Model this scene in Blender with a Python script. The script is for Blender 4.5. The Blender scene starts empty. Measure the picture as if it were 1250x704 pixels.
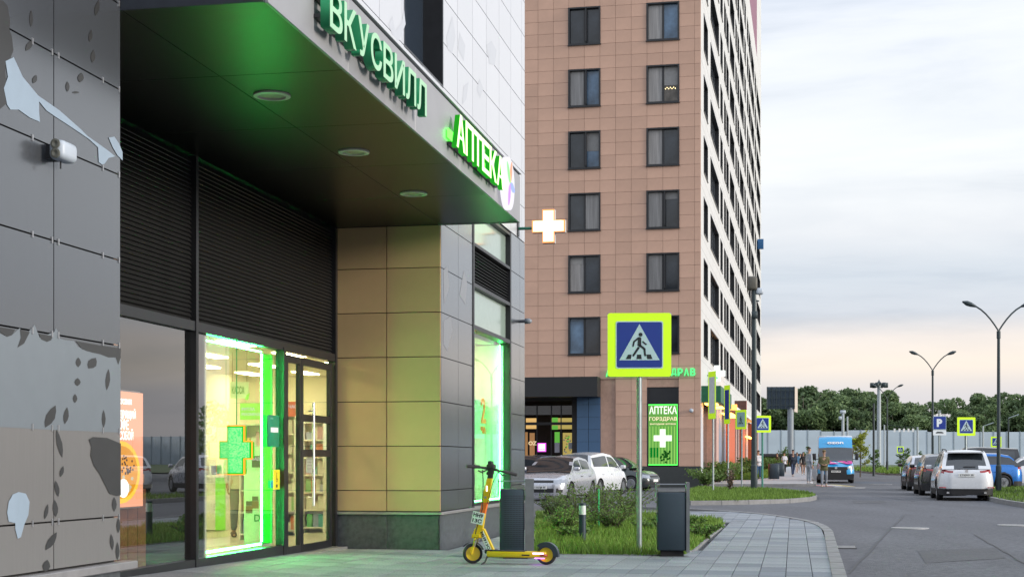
import bpy, math, random
import numpy as np
from mathutils import Vector, Matrix
R = math.radians
random.seed(7); RNG = np.random.default_rng(7)
C = bpy.context.scene.collection
sc = bpy.context.scene
# ---------------------------------------------------------------- camera
F, CX, HY, CH = 1800.0, 625.0, 564.0, 1.27
cd = bpy.data.cameras.new('camera'); cam = bpy.data.objects.new('camera', cd); C.objects.link(cam)
cam.location = (0, 0, CH); cam.rotation_euler = (R(90), 0, 0)
cd.sensor_width = 36; cd.lens = 36*F/1250; cd.shift_y = (HY-352)/1250; cd.clip_end = 4000; cd.clip_start = .1
sc.camera = cam
# ---------------------------------------------------------------- world, sun, exposure
SUN_AZ, SUN_EL = 112, 12
w = bpy.data.worlds.new('World'); sc.world = w; w.use_nodes = True
nt = w.node_tree; nt.nodes.clear()
def nd(t, **k):
    n = nt.nodes.new(t)
    for a, b in k.items(): setattr(n, a, b)
    return n
sky = nd('ShaderNodeTexSky', sky_type='NISHITA', sun_disc=False, sun_elevation=R(SUN_EL), sun_rotation=R(SUN_AZ), air_density=1.0, dust_density=2.0)
tc = nd('ShaderNodeTexCoord'); sep = nd('ShaderNodeSeparateXYZ'); nt.links.new(tc.outputs['Generated'], sep.inputs[0])
mp = nd('ShaderNodeMapping'); mp.inputs['Scale'].default_value = (1.5, 1.5, 10); mp.inputs['Location'].default_value = (.3, .1, .4)
nt.links.new(tc.outputs['Generated'], mp.inputs[0])
nz = nd('ShaderNodeTexNoise'); nz.inputs['Scale'].default_value = 2.1; nz.inputs['Detail'].default_value = 7; nz.inputs['Roughness'].default_value = .55
nz.inputs['Distortion'].default_value = .35
nt.links.new(mp.outputs[0], nz.inputs['Vector'])
def ramp(stops, inp):
    r = nd('ShaderNodeValToRGB'); e = r.color_ramp.elements
    while len(e) > 1: e.remove(e[-1])
    e[0].position = stops[0][0]; e[0].color = stops[0][1]+(1,)
    for p, c in stops[1:]:
        x = e.new(p); x.color = c+(1,)
    nt.links.new(inp, r.inputs[0]); return r
# colour of the cloud deck by height: lilac grey haze, a warm gap, grey banks, pale cover, then bluer towards the zenith
deck = ramp([(0, (5.6, 5.5, 5.8)), (.045, (6.3, 6.1, 6.3)), (.064, (8.3, 7.4, 6.5)), (.082, (8.2, 7.5, 7.0)), (.098, (6.3, 6.6, 7.1)), (.122, (6.1, 6.6, 7.2)), (.15, (7.4, 7.6, 7.9)), (.2, (8.0, 8.3, 8.5)), (.28, (8.1, 8.4, 8.9)), (.45, (10.0, 10.8, 12.2)), (1, (11.5, 12.6, 14.5))], sep.outputs['Z'])
band = ramp([(.30, (.72, .76, .82)), (.46, (.95, .96, .98)), (.62, (1.08, 1.07, 1.06))], nz.outputs['Fac'])
mul = nd('ShaderNodeMixRGB', blend_type='MULTIPLY'); mul.inputs[0].default_value = .75
nt.links.new(deck.outputs[0], mul.inputs[1]); nt.links.new(band.outputs[0], mul.inputs[2])
mixs = nd('ShaderNodeMixRGB'); mixs.inputs[0].default_value = .92
nt.links.new(sky.outputs[0], mixs.inputs[1]); nt.links.new(mul.outputs[0], mixs.inputs[2])
bg = nd('ShaderNodeBackground'); bg.inputs['Strength'].default_value = .1
nt.links.new(mixs.outputs[0], bg.inputs[0]); ow = nd('ShaderNodeOutputWorld'); nt.links.new(bg.outputs[0], ow.inputs[0])
sd = bpy.data.lights.new('sun', 'SUN'); sd.energy = 2.6; sd.angle = R(14); sd.color = (1, .92, .82)
so = bpy.data.objects.new('sun', sd); C.objects.link(so)
_v = Vector((math.sin(R(SUN_AZ))*math.cos(R(SUN_EL)), math.cos(R(SUN_AZ))*math.cos(R(SUN_EL)), math.sin(R(SUN_EL))))
so.rotation_euler = _v.to_track_quat('Z', 'Y').to_euler()
vs = sc.view_settings; vs.view_transform = 'Standard'; vs.look = 'None'; vs.exposure = .33; vs.gamma = 1
sc.cycles.use_denoising = True; sc.cycles.max_bounces = 8; sc.cycles.transparent_max_bounces = 16
sc.cycles.sample_clamp_indirect = 6; sc.cycles.caustics_reflective = False
# ---------------------------------------------------------------- geometry of the picture
def gz(x, y): return (y-19)/300.0
def gY(py): return 2400.0/(py-558.0)
def gp(px, py, h=0.0):
    Y = gY(py); X = (px-CX)/F*Y
    return Vector((X, Y, gz(X, Y)+h))
def gpr(px, py):      # the same on the road, which lies 12 cm lower
    Y = 2616.0/(py-558.0); X = (px-CX)/F*Y
    return Vector((X, Y, gz(X, Y)-.12))
def at(px, py, Y): return Vector(((px-CX)/F*Y, Y, CH+(HY-py)/F*Y))
def onY(px, Y, h=0.0):
    X = (px-CX)/F*Y; return Vector((X, Y, gz(X, Y)+h))
class Frame:
    """a building's own axes: x out of the long facade, y along it"""
    def __init__(s, ox, oy, t):
        s.o = Vector((ox, oy, 0)); s.a = -math.atan(t); s.c = math.cos(s.a); s.s = math.sin(s.a)
    def w(s, n, u, z=0): return Vector((s.o.x+n*s.c-u*s.s, s.o.y+n*s.s+u*s.c, z))
    def l(s, p):
        dx, dy = p[0]-s.o.x, p[1]-s.o.y
        return Vector((dx*s.c+dy*s.s, -dx*s.s+dy*s.c, p[2] if len(p) > 2 else 0))
    def U(s, px, n):      # where the ray through column px meets the plane x = n
        r = (px-CX)/F
        return (r*(s.o.y+n*s.s)-s.o.x-n*s.c)/(-s.s-r*s.c)
    def N(s, px, u):      # the same on the plane y = u
        r = (px-CX)/F
        return (r*(s.o.y+u*s.c)-s.o.x+u*s.s)/(s.c-r*s.s)
    def Z(s, py, n, u): return CH+(HY-py)/F*(s.o.y+n*s.s+u*s.c)
B = Frame(-5.18, 0, .191)
T = Frame(9.14, 71.5, .2017)
# ---------------------------------------------------------------- materials
MATS = {}
def mat(name, col, rough=.6, metal=0.0, var=.12, scale=6.0, bump=0.0, emit=None, es=0.0, rnd=0.0, stretch=None, coat=0.0, spec=None, bscale=None, rv=.08, fine=0, cr=.06):
    if name in MATS: return MATS[name]
    m = bpy.data.materials.new(name); m.use_nodes = True; t = m.node_tree; b = t.nodes['Principled BSDF']
    b.inputs['Roughness'].default_value = rough; b.inputs['Metallic'].default_value = metal
    if spec is not None: b.inputs['Specular IOR Level'].default_value = spec
    if coat: b.inputs['Coat Weight'].default_value = coat; b.inputs['Coat Roughness'].default_value = cr
    c = t.nodes.new('ShaderNodeTexCoord'); mpn = t.nodes.new('ShaderNodeMapping'); t.links.new(c.outputs['Object'], mpn.inputs[0])
    if stretch: mpn.inputs['Scale'].default_value = stretch
    n = t.nodes.new('ShaderNodeTexNoise'); n.inputs['Scale'].default_value = scale; n.inputs['Detail'].default_value = 6; n.inputs['Roughness'].default_value = .6
    t.links.new(mpn.outputs[0], n.inputs['Vector'])
    r = t.nodes.new('ShaderNodeMapRange'); r.inputs[1].default_value = .3; r.inputs[2].default_value = .7
    r.inputs[3].default_value = 1-var; r.inputs[4].default_value = 1+var; t.links.new(n.outputs['Fac'], r.inputs[0])
    last = r.outputs[0]
    if fine:
        n3 = t.nodes.new('ShaderNodeTexNoise'); n3.inputs['Scale'].default_value = fine; n3.inputs['Detail'].default_value = 3; t.links.new(c.outputs['Object'], n3.inputs['Vector'])
        r3 = t.nodes.new('ShaderNodeMapRange'); r3.inputs[1].default_value = .3; r3.inputs[2].default_value = .7; r3.inputs[3].default_value = .72; r3.inputs[4].default_value = 1.28; t.links.new(n3.outputs['Fac'], r3.inputs[0])
        m4 = t.nodes.new('ShaderNodeMath'); m4.operation = 'MULTIPLY'; t.links.new(last, m4.inputs[0]); t.links.new(r3.outputs[0], m4.inputs[1]); last = m4.outputs[0]
    if rnd:
        g = t.nodes.new('ShaderNodeNewGeometry'); oi = t.nodes.new('ShaderNodeObjectInfo')
        ad = t.nodes.new('ShaderNodeMath'); ad.operation = 'ADD'; t.links.new(g.outputs['Random Per Island'], ad.inputs[0]); t.links.new(oi.outputs['Random'], ad.inputs[1])
        fr = t.nodes.new('ShaderNodeMath'); fr.operation = 'FRACT'; t.links.new(ad.outputs[0], fr.inputs[0])
        r2 = t.nodes.new('ShaderNodeMapRange'); r2.inputs[3].default_value = 1-rnd; r2.inputs[4].default_value = 1+rnd; t.links.new(fr.outputs[0], r2.inputs[0])
        mm = t.nodes.new('ShaderNodeMath'); mm.operation = 'MULTIPLY'; t.links.new(last, mm.inputs[0]); t.links.new(r2.outputs[0], mm.inputs[1]); last = mm.outputs[0]
    mx = t.nodes.new('ShaderNodeVectorMath'); mx.operation = 'SCALE'; mx.inputs[0].default_value = col[:3]; t.links.new(last, mx.inputs['Scale'])
    t.links.new(mx.outputs[0], b.inputs['Base Color'])
    rr = t.nodes.new('ShaderNodeMapRange'); rr.inputs[3].default_value = max(.02, rough-rv); rr.inputs[4].default_value = min(1, rough+rv)
    t.links.new(n.outputs['Fac'], rr.inputs[0]); t.links.new(rr.outputs[0], b.inputs['Roughness'])
    if bump:
        n2 = t.nodes.new('ShaderNodeTexNoise'); n2.inputs['Scale'].default_value = bscale or scale*8; n2.inputs['Detail'].default_value = 4
        t.links.new(mpn.outputs[0], n2.inputs['Vector'])
        bp = t.nodes.new('ShaderNodeBump'); bp.inputs['Strength'].default_value = bump; bp.inputs['Distance'].default_value = .02
        t.links.new(n2.outputs['Fac'], bp.inputs['Height']); t.links.new(bp.outputs[0], b.inputs['Normal'])
    if emit: b.inputs['Emission Color'].default_value = tuple(emit)+(1,); b.inputs['Emission Strength'].default_value = es
    MATS[name] = m; return m
def glass(name, tint=(.8, .85, .85), ior=1.5, rough=.0, boost=1.0):
    if name in MATS: return MATS[name]
    m = bpy.data.materials.new(name); m.use_nodes = True; t = m.node_tree; t.nodes.clear()
    o = t.nodes.new('ShaderNodeOutputMaterial'); mx = t.nodes.new('ShaderNodeMixShader')
    fr = t.nodes.new('ShaderNodeFresnel'); fr.inputs['IOR'].default_value = ior
    mu = t.nodes.new('ShaderNodeMath'); mu.operation = 'MULTIPLY'; mu.inputs[1].default_value = boost; mu.use_clamp = True
    tr = t.nodes.new('ShaderNodeBsdfTransparent'); tr.inputs[0].default_value = tint+(1,)
    gl = t.nodes.new('ShaderNodeBsdfGlossy'); gl.inputs['Roughness'].default_value = rough
    gb_ = t.nodes.new('ShaderNodeNewGeometry'); sb = t.nodes.new('ShaderNodeMath'); sb.operation = 'SUBTRACT'; sb.inputs[0].default_value = 1; t.links.new(gb_.outputs['Backfacing'], sb.inputs[1])
    m3 = t.nodes.new('ShaderNodeMath'); m3.operation = 'MULTIPLY'; t.links.new(fr.outputs[0], m3.inputs[0]); t.links.new(sb.outputs[0], m3.inputs[1])
    t.links.new(m3.outputs[0], mu.inputs[0]); t.links.new(mu.outputs[0], mx.inputs[0]); t.links.new(tr.outputs[0], mx.inputs[1]); t.links.new(gl.outputs[0], mx.inputs[2])
    t.links.new(mx.outputs[0], o.inputs[0]); MATS[name] = m; return m
def emis(name, col, s):
    if name in MATS: return MATS[name]
    m = bpy.data.materials.new(name); m.use_nodes = True; t = m.node_tree; t.nodes.clear()
    o = t.nodes.new('ShaderNodeOutputMaterial'); e = t.nodes.new('ShaderNodeEmission'); e.inputs[0].default_value = tuple(col)+(1,); e.inputs[1].default_value = s
    t.links.new(e.outputs[0], o.inputs[0]); MATS[name] = m; return m
def leafmat(name, col, var=.5, trans=.35):
    m = bpy.data.materials.new(name); m.use_nodes = True; t = m.node_tree; b = t.nodes['Principled BSDF']
    b.inputs['Roughness'].default_value = .6; b.inputs['Specular IOR Level'].default_value = .25
    g = t.nodes.new('ShaderNodeNewGeometry'); oi = t.nodes.new('ShaderNodeObjectInfo')
    ad = t.nodes.new('ShaderNodeMath'); ad.operation = 'MULTIPLY_ADD'; ad.inputs[1].default_value = .6; t.links.new(g.outputs['Random Per Island'], ad.inputs[0])
    sm = t.nodes.new('ShaderNodeMath'); sm.operation = 'MULTIPLY'; sm.inputs[1].default_value = .4; t.links.new(oi.outputs['Random'], sm.inputs[0]); t.links.new(sm.outputs[0], ad.inputs[2])
    rp = t.nodes.new('ShaderNodeValToRGB'); e = rp.color_ramp.elements
    e[0].color = (col[0]*(1-var), col[1]*(1-var), col[2]*(1-var), 1); e[1].color = (col[0]*(1+var*1.3), col[1]*(1+var), col[2]*(1+var*.6), 1)
    t.links.new(ad.outputs[0], rp.inputs[0]); t.links.new(rp.outputs[0], b.inputs['Base Color'])
    if trans:
        tl = t.nodes.new('ShaderNodeBsdfTranslucent'); t.links.new(rp.outputs[0], tl.inputs[0]); mx = t.nodes.new('ShaderNodeMixShader'); mx.inputs[0].default_value = trans
        o = t.nodes['Material Output']; t.links.new(b.outputs[0], mx.inputs[1]); t.links.new(tl.outputs[0], mx.inputs[2]); t.links.new(mx.outputs[0], o.inputs[0])
    MATS[name] = m; return m
# ---------------------------------------------------------------- object helpers
def root(name, label, cat, loc=(0, 0, 0), rz=0.0, group=None):
    o = bpy.data.objects.new(name, None); C.objects.link(o); o.location = loc; o.rotation_euler = (0, 0, rz); o.empty_display_size = .2
    o['label'] = label; o['category'] = cat
    if group: o['group'] = group
    return o
def tag(o, label, cat, group=None):
    o['label'] = label; o['category'] = cat
    if group: o['group'] = group
    return o
class MB:
    def __init__(s): s.v = []; s.f = []
    def add(s, vs, fs):
        k = len(s.v); s.v += [tuple(v) for v in vs]; s.f += [tuple(i+k for i in f) for f in fs]; return s
    def box(s, x0, x1, y0, y1, z0, z1):
        x0, x1 = sorted((x0, x1)); y0, y1 = sorted((y0, y1)); z0, z1 = sorted((z0, z1))
        return s.add([(x0, y0, z0), (x1, y0, z0), (x1, y1, z0), (x0, y1, z0), (x0, y0, z1), (x1, y0, z1), (x1, y1, z1), (x0, y1, z1)],
                     [(0, 3, 2, 1), (4, 5, 6, 7), (0, 1, 5, 4), (1, 2, 6, 5), (2, 3, 7, 6), (3, 0, 4, 7)])
    def tube(s, pts, rads, n=10, caps=True):
        pts = [Vector(p) for p in pts]
        if not hasattr(rads, '__len__'): rads = [rads]*len(pts)
        k0 = len(s.v); up = None
        for i, p in enumerate(pts):
            d = (pts[min(i+1, len(pts)-1)]-pts[max(i-1, 0)]).normalized()
            if up is None: up = Vector((0, 0, 1)) if abs(d.z) < .9 else Vector((1, 0, 0))
            a = d.cross(up).normalized(); b = a.cross(d).normalized(); up = b
            for j in range(n):
                t = 2*math.pi*j/n; q = p+(a*math.cos(t)+b*math.sin(t))*rads[i]; s.v.append(tuple(q))
        for i in range(len(pts)-1):
            for j in range(n):
                a0 = k0+i*n+j; a1 = k0+i*n+(j+1) % n; s.f.append((a0, a1, a1+n, a0+n))
        if caps: s.f.append(tuple(k0+j for j in reversed(range(n)))); s.f.append(tuple(k0+(len(pts)-1)*n+j for j in range(n)))
        return s
    def lathe(s, prof, n=24, axis='z', o=(0, 0, 0), caps=True):
        k0 = len(s.v)
        for r, h in prof:
            for j in range(n):
                t = 2*math.pi*j/n; a, b = r*math.cos(t), r*math.sin(t)
                p = (a, b, h) if axis == 'z' else ((h, a, b) if axis == 'x' else (b, h, a))
                s.v.append((p[0]+o[0], p[1]+o[1], p[2]+o[2]))
        for i in range(len(prof)-1):
            for j in range(n):
                a0 = k0+i*n+j; a1 = k0+i*n+(j+1) % n; s.f.append((a0, a1, a1+n, a0+n))
        if not caps: return s
        if prof[0][0] > 1e-6: s.f.append(tuple(k0+j for j in reversed(range(n))))
        if prof[-1][0] > 1e-6: s.f.append(tuple(k0+(len(prof)-1)*n+j for j in range(n)))
        return s
    def prism(s, pts, d):       # polygon of 3-D points pushed along d
        d = Vector(d); n = len(pts); k = len(s.v)
        s.v += [tuple(p) for p in pts]+[tuple(Vector(p)+d) for p in pts]
        s.f.append(tuple(k+i for i in reversed(range(n)))); s.f.append(tuple(k+n+i for i in range(n)))
        for i in range(n): j = (i+1) % n; s.f.append((k+i, k+j, k+n+j, k+n+i))
        return s
    def mesh(s, name, m=None, smooth=False):
        me = bpy.data.meshes.new(name); me.from_pydata(s.v, [], s.f)
        if m: me.materials.append(m)
        if smooth: me.polygons.foreach_set('use_smooth', [True]*len(me.polygons))
        me.update(); return me
    def obj(s, name, m=None, parent=None, loc=(0, 0, 0), rot=(0, 0, 0), smooth=False, label=None, fix=False):
        me = s.mesh(name, m, smooth)
        if fix:
            import bmesh
            b = bmesh.new(); b.from_mesh(me); bmesh.ops.recalc_face_normals(b, faces=b.faces); b.to_mesh(me); b.free()
        return put(name, me, parent, loc, rot, label=label)
def put(name, me, parent=None, loc=(0, 0, 0), rot=(0, 0, 0), scale=(1, 1, 1), label=None):
    o = bpy.data.objects.new(name, me); C.objects.link(o)
    if parent: o.parent = parent
    o.location = loc; o.rotation_euler = rot; o.scale = scale
    if label: o['label'] = label
    return o
def smooth_angle(me, deg=35):
    me.polygons.foreach_set('use_smooth', [True]*len(me.polygons))
    try: me.set_sharp_from_angle(angle=R(deg))
    except Exception: pass
UB = {}
def slab(name, m, parent, x0, x1, y0, y1, z0, z1, bev=0.0, label=None):
    """one box-shaped piece; boxes of one size share a mesh"""
    dx, dy, dz = abs(x1-x0), abs(y1-y0), abs(z1-z0); key = (round(dx, 3), round(dy, 3), round(dz, 3), m.name, bev)
    if key not in UB:
        b = MB()
        if bev:
            e = bev; X, Y, Z = dx/2, dy/2, dz/2; k = []
            import bmesh
            bm = bmesh.new(); bmesh.ops.create_cube(bm, size=1)
            for v in bm.verts: v.co = Vector((v.co.x*dx, v.co.y*dy, v.co.z*dz))
            bmesh.ops.bevel(bm, geom=bm.edges[:], offset=e, segments=1, affect='EDGES')
            me = bpy.data.meshes.new(name); bm.to_mesh(me); bm.free(); me.materials.append(m); UB[key] = me
        else:
            b.box(-dx/2, dx/2, -dy/2, dy/2, -dz/2, dz/2); UB[key] = b.mesh(name, m)
    return put(name, UB[key], parent, ((x0+x1)/2, (y0+y1)/2, (z0+z1)/2), label=label)
def bx(name, m, parent, x0, x1, y0, y1, z0, z1, label=None): return slab(name, m, parent, x0, x1, y0, y1, z0, z1, 0, label)
TX = {}
def text_mesh(s, h=1.0, depth=.02, bold=.02, spacing=1.0, m=None):
    key = (s, h, depth, bold, spacing, m.name if m else '')
    if key in TX: return TX[key]
    cu = bpy.data.curves.new('lettering', 'FONT'); cu.body = s; cu.size = 1; cu.extrude = max(depth, .0001)/2/h*.72; cu.offset = bold; cu.space_character = spacing
    cu.resolution_u = 3; cu.align_x = 'LEFT'
    o = bpy.data.objects.new('tmp', cu); C.objects.link(o); dg = bpy.context.evaluated_depsgraph_get(); dg.update()
    me = bpy.data.meshes.new_from_object(o.evaluated_get(dg)); bpy.data.objects.remove(o)
    vs_ = np.empty(len(me.vertices)*3); me.vertices.foreach_get('co', vs_); vs_ = vs_.reshape(-1, 3)
    mn, mxx = vs_.min(0), vs_.max(0); k = h/(mxx[1]-mn[1]) if '\n' not in s else h/.72
    vs_[:, 0] -= mn[0]; vs_[:, 1] -= (mn[1] if '\n' not in s else mxx[1])
    vs_[:, :2] *= k; vs_[:, 2] = np.where(vs_[:, 2] > (mn[2]+mxx[2])/2, depth, 0)
    me.vertices.foreach_set('co', vs_.ravel()); me.materials.clear()
    if m: me.materials.append(m)
    me.update(); TX[key] = (me, (mxx[0]-mn[0])*k); return TX[key]
def orient(o, xdir, ydir):
    x = Vector(xdir).normalized(); y = Vector(ydir).normalized(); z = x.cross(y)
    o.rotation_euler = Matrix((x, y, z)).transposed().to_euler(); return o
def text(name, s, m, parent, loc, h, xdir=(1, 0, 0), ydir=(0, 0, 1), depth=.004, bold=.02, width=None, centre=False, label=None):
    me, wd = text_mesh(s, h, depth, bold, 1.0, m); k = width/wd if width else 1
    o = put(name, me, parent, loc, label=label); orient(o, xdir, ydir); o.scale = (k, 1, 1)
    if centre: o.location = Vector(loc)-Vector(xdir).normalized()*wd*k/2
    return o
OUT = ((0, 1, 0), (0, 0, 1))      # writing on a facade that looks along +x
FRO = ((1, 0, 0), (0, 0, 1))      # writing on a face that looks along -y
def struct(o): o['kind'] = 'structure'; return o
def stuff(o): o['kind'] = 'stuff'; return o
def numpy_mesh(name, co, nf, k, m):
    """co: (nf*k, 3), every k vertices make a face"""
    me = bpy.data.meshes.new(name); me.vertices.add(nf*k); me.vertices.foreach_set('co', co.astype(np.float32).ravel())
    me.loops.add(nf*k); me.loops.foreach_set('vertex_index', np.arange(nf*k, dtype=np.int32))
    me.polygons.add(nf); me.polygons.foreach_set('loop_start', np.arange(0, nf*k, k, dtype=np.int32))
    try: me.polygons.foreach_set('loop_total', np.full(nf, k, dtype=np.int32))
    except Exception: pass
    if m: me.materials.append(m)
    me.update(calc_edges=True); return me
# ================================================================= ground, road, pavements, lawns
M_asph = mat('asphalt', (.105, .108, .118), .82, var=.2, scale=.55, bump=.5, bscale=60, spec=.35, fine=14, stretch=(1, .22, 1))
M_soil = mat('soil', (.05, .06, .025), .95, var=.35, scale=2, bump=.5)
M_far = mat('far ground', (.06, .09, .03), .95, var=.4, scale=.4)
M_tile = mat('paving slab', (.235, .255, .275), .72, fine=40, var=.14, scale=1.3, bump=.25, bscale=120, rnd=.14)
M_tdark = mat('dark paving slab', (.18, .20, .23), .72, var=.1, scale=3, bump=.25, bscale=120, rnd=.08)
M_bed = mat('mortar', (.075, .075, .075), .9, var=.2)
M_kerb = mat('kerb stone', (.22, .22, .22), .8, var=.18, scale=5, bump=.3)
M_grass = leafmat('grass blade', (.14, .25, .05), .55, .3)
def sheet(name, pts, h, m, parent=None):
    me = bpy.data.meshes.new(name); me.from_pydata([(p[0], p[1], gz(p[0], p[1])+h) for p in pts], [], [tuple(range(len(pts)))]); me.materials.append(m); me.update()
    if me.polygons[0].normal.z < 0: me.flip_normals()
    return put(name, me, parent)
def inside(x, y, poly):
    x = np.asarray(x); y = np.asarray(y); r = np.zeros(x.shape, bool); n = len(poly)
    for i in range(n):
        x0, y0 = poly[i][0], poly[i][1]; x1, y1 = poly[(i+1) % n][0], poly[(i+1) % n][1]
        if y0 == y1: continue
        r ^= ((y0 > y) != (y1 > y)) & (x < (x1-x0)*(y-y0)/(y1-y0)+x0)
    return r
g_ = bpy.data.meshes.new('ground'); gs = [(-400, -60), (900, -60), (900, 1500), (-400, 1500)]
struct(sheet('ground', gs, -.17, M_far))
struct(sheet('road', [(-40, -30), (75, -30), (75, 175), (60, 260), (20, 260), (-40, 175)], -.12, M_asph))
PX = lambda *a: [gp(a[i], a[i+1]) for i in range(0, len(a), 2)]
# --- near pavement: slabs 0.3 m wide, laid along the building
edge = PX(1027, 712, 1025, 704, 1021, 687, 1016.5, 671, 1011, 647.5, 1003, 641, 992, 637, 978, 634, 955, 630, 931, 627, 890, 623.5, 842, 620.6, 790, 618.5, 730, 617.5)
edge0 = [Vector((edge[0].x+.02*k, 11.5-k*2.5, 0)) for k in (6, 5, 4, 3, 2, 1, 0)]
ring = edge0+edge
pv_poly = [(p.x, p.y) for p in ring]+[(-1.0, 44), (-2.0, 29.5), (-8, 29.5), (-8, -4)]
lawnA = PX(652, 676, 700, 676.5, 760, 677, 800, 677.5, 836, 676, 846, 671, 862, 657, 878, 645, 884, 640, 880, 636, 868, 633.5, 842, 631.5, 810, 630, 760, 629, 700, 627.5, 655, 627)
lawnA = [(p.x, p.y) for p in lawnA]
pave = sheet('pavement', pv_poly, -.055, M_bed); struct(pave)
def rise(n, u):      # the pavement climbs a little towards the shop front
    return max(0, min(1, (22-u)/7))*.12*max(0, min(1, 1-(n+1.63)/2.2))
def tile_h(p): q = B.l(p); return gz(p[0], p[1])+rise(q[0], q[1])
tiles = []
U0, N0 = 8.0, -1.6
for i in range(0, 46):
    for j in range(0, 48):
        n = N0+.3*(i+.5); 
        row = j; u = U0+.62*(row+.5)
        p = B.w(n, u)
        if n < .05 and (u > 21.9 or u < 11.6): continue
        if not inside([p.x], [p.y], pv_poly)[0]: continue
        if inside([p.x], [p.y], lawnA)[0]: continue
        dark = (row % 6 == 4) and n > 1.2 or random.random() < .025
        tiles.append((p, dark, n, u))
vis = lambda p: (abs(p.x/p.y) < .36 and p.y > 15.4)
tiles.sort(key=lambda t: (0 if vis(t[0]) else 1, t[0].y))
tb = {}
for dk, mm in ((0, M_tile), (1, M_tdark)):
    b = MB().box(-.146, .146, -.306, .306, -.06, 0); tb[dk] = b.mesh('paving_slab', mm)
tilt = math.atan(1/300)
rest = {0: MB(), 1: MB()}
for k, (p, dk, n, u) in enumerate(tiles):
    z = tile_h(p)+random.uniform(-.0015, .0015); ry = -(rise(n+.15, u)-rise(n-.15, u))/.3; rx = (rise(n, u+.1)-rise(n, u-.1))/.2+tilt
    if k < 296: put('paving_slab', tb[int(dk)], pave, (p.x, p.y, z), (rx, ry, B.a))
    else:
        q = Matrix.Translation((p.x, p.y, z)) @ Matrix.Rotation(B.a, 4, 'Z') @ Matrix.Rotation(ry, 4, 'Y') @ Matrix.Rotation(rx, 4, 'X')
        me = tb[int(dk)]; rest[int(dk)].add([q @ v.co for v in me.vertices], [tuple(f.vertices) for f in me.polygons])
for dk, mm in ((0, M_tile), (1, M_tdark)):
    if rest[dk].v: stuff(rest[dk].obj('paving_slabs_farther_off', mm, pave))
# --- kerbs
def kerb_line(pts, parent, w=.14, h=.0, step=1.0, depth=.22, close=False):
    pts = [Vector((p[0], p[1], 0)) for p in pts]
    if close: pts = pts+[pts[0]]
    out = []; d = 0; L = [0]
    for a, b in zip(pts, pts[1:]): L.append(L[-1]+(b-a).length)
    def atl(s):
        for i in range(len(L)-1):
            if s <= L[i+1] or i == len(L)-2:
                return pts[i].lerp(pts[i+1], (s-L[i])/max(1e-6, L[i+1]-L[i]))
    nseg = max(1, int(L[-1]/step)); st = L[-1]/nseg
    for k in range(nseg):
        a, b = atl(k*st), atl((k+1)*st); c = (a+b)/2; d = b-a; ang = math.atan2(d.y, d.x); ln = d.length-.008
        key = ('k', round(ln, 2), w, depth)
        if key not in UB: UB[key] = MB().box(-round(ln, 2)/2, round(ln, 2)/2, -w/2, w/2, -depth, 0).mesh('kerb_stone', M_kerb)
        put('kerb_stone', UB[key], parent, (c.x, c.y, gz(c.x, c.y)+h+random.uniform(-.002, .002)), (0, -tilt*d.y/d.length if False else 0, ang))
def kerb(pts, **k):
    r = struct(bpy.data.objects.new('kerb', None)); C.objects.link(r); kerb_line(pts, r, **k); return r
kerb([(p.x, p.y) for p in ring], w=.16, h=.012)
kerb(lawnA, w=.07, h=.008, close=True, step=.9)
# --- lawns
def grass(name, poly, n, hmin, hmax, seed=0, parent=None, wmul=1.0, h0=.0, m=None):
    rg = np.random.default_rng(seed+11); P = np.array([(p[0], p[1]) for p in poly]); mn, mx = P.min(0), P.max(0)
    ar = abs(np.dot(P[:, 0], np.roll(P[:, 1], 1))-np.dot(P[:, 1], np.roll(P[:, 0], 1)))/2; k = int(n*(mx-mn).prod()/max(ar, .01))
    x = rg.uniform(mn[0], mx[0], k); y = rg.uniform(mn[1], mx[1], k); ok = inside(x, y, poly); x, y = x[ok], y[ok]; k = len(x)
    cl = .5+.5*np.sin(x*3.1+np.sin(y*2.3)*1.7)*np.sin(y*2.7+x*.8); h = (hmin+(hmax-hmin)*rg.random(k)**1.6)*(.6+.8*cl); a = rg.uniform(0, 2*np.pi, k); wd = rg.uniform(.004, .009, k)*wmul*(1+y/30)
    lean = h*rg.uniform(.1, .7, k); b = rg.uniform(0, 2*np.pi, k); z = (y-19)/300+h0
    v = np.empty((k, 3, 3)); v[:, 0] = np.stack([x-np.cos(a)*wd, y-np.sin(a)*wd, z], 1); v[:, 1] = np.stack([x+np.cos(a)*wd, y+np.sin(a)*wd, z], 1)
    v[:, 2] = np.stack([x+np.cos(b)*lean, y+np.sin(b)*lean, z+h], 1)
    return stuff(put(name, numpy_mesh(name, v.reshape(-1, 3), k, 3, m or M_grass), parent))
struct(sheet('lawn', lawnA, -.01, M_soil)); grass('grass', lawnA, 42000, .04, .16, 1)
# paved strip that crosses behind the scooter bin to the car park
strip = PX(652, 655, 690, 652, 706, 638, 704, 634, 690, 636, 652, 638)
struct(sheet('footpath', [(p.x, p.y) for p in strip], .012, M_tile))
# lawn behind the strip, up to the car park
lawnK = [(p.x, p.y) for p in PX(640, 628, 720, 627, 800, 622, 790, 618.5, 730, 617.5, 640, 615)]
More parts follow.
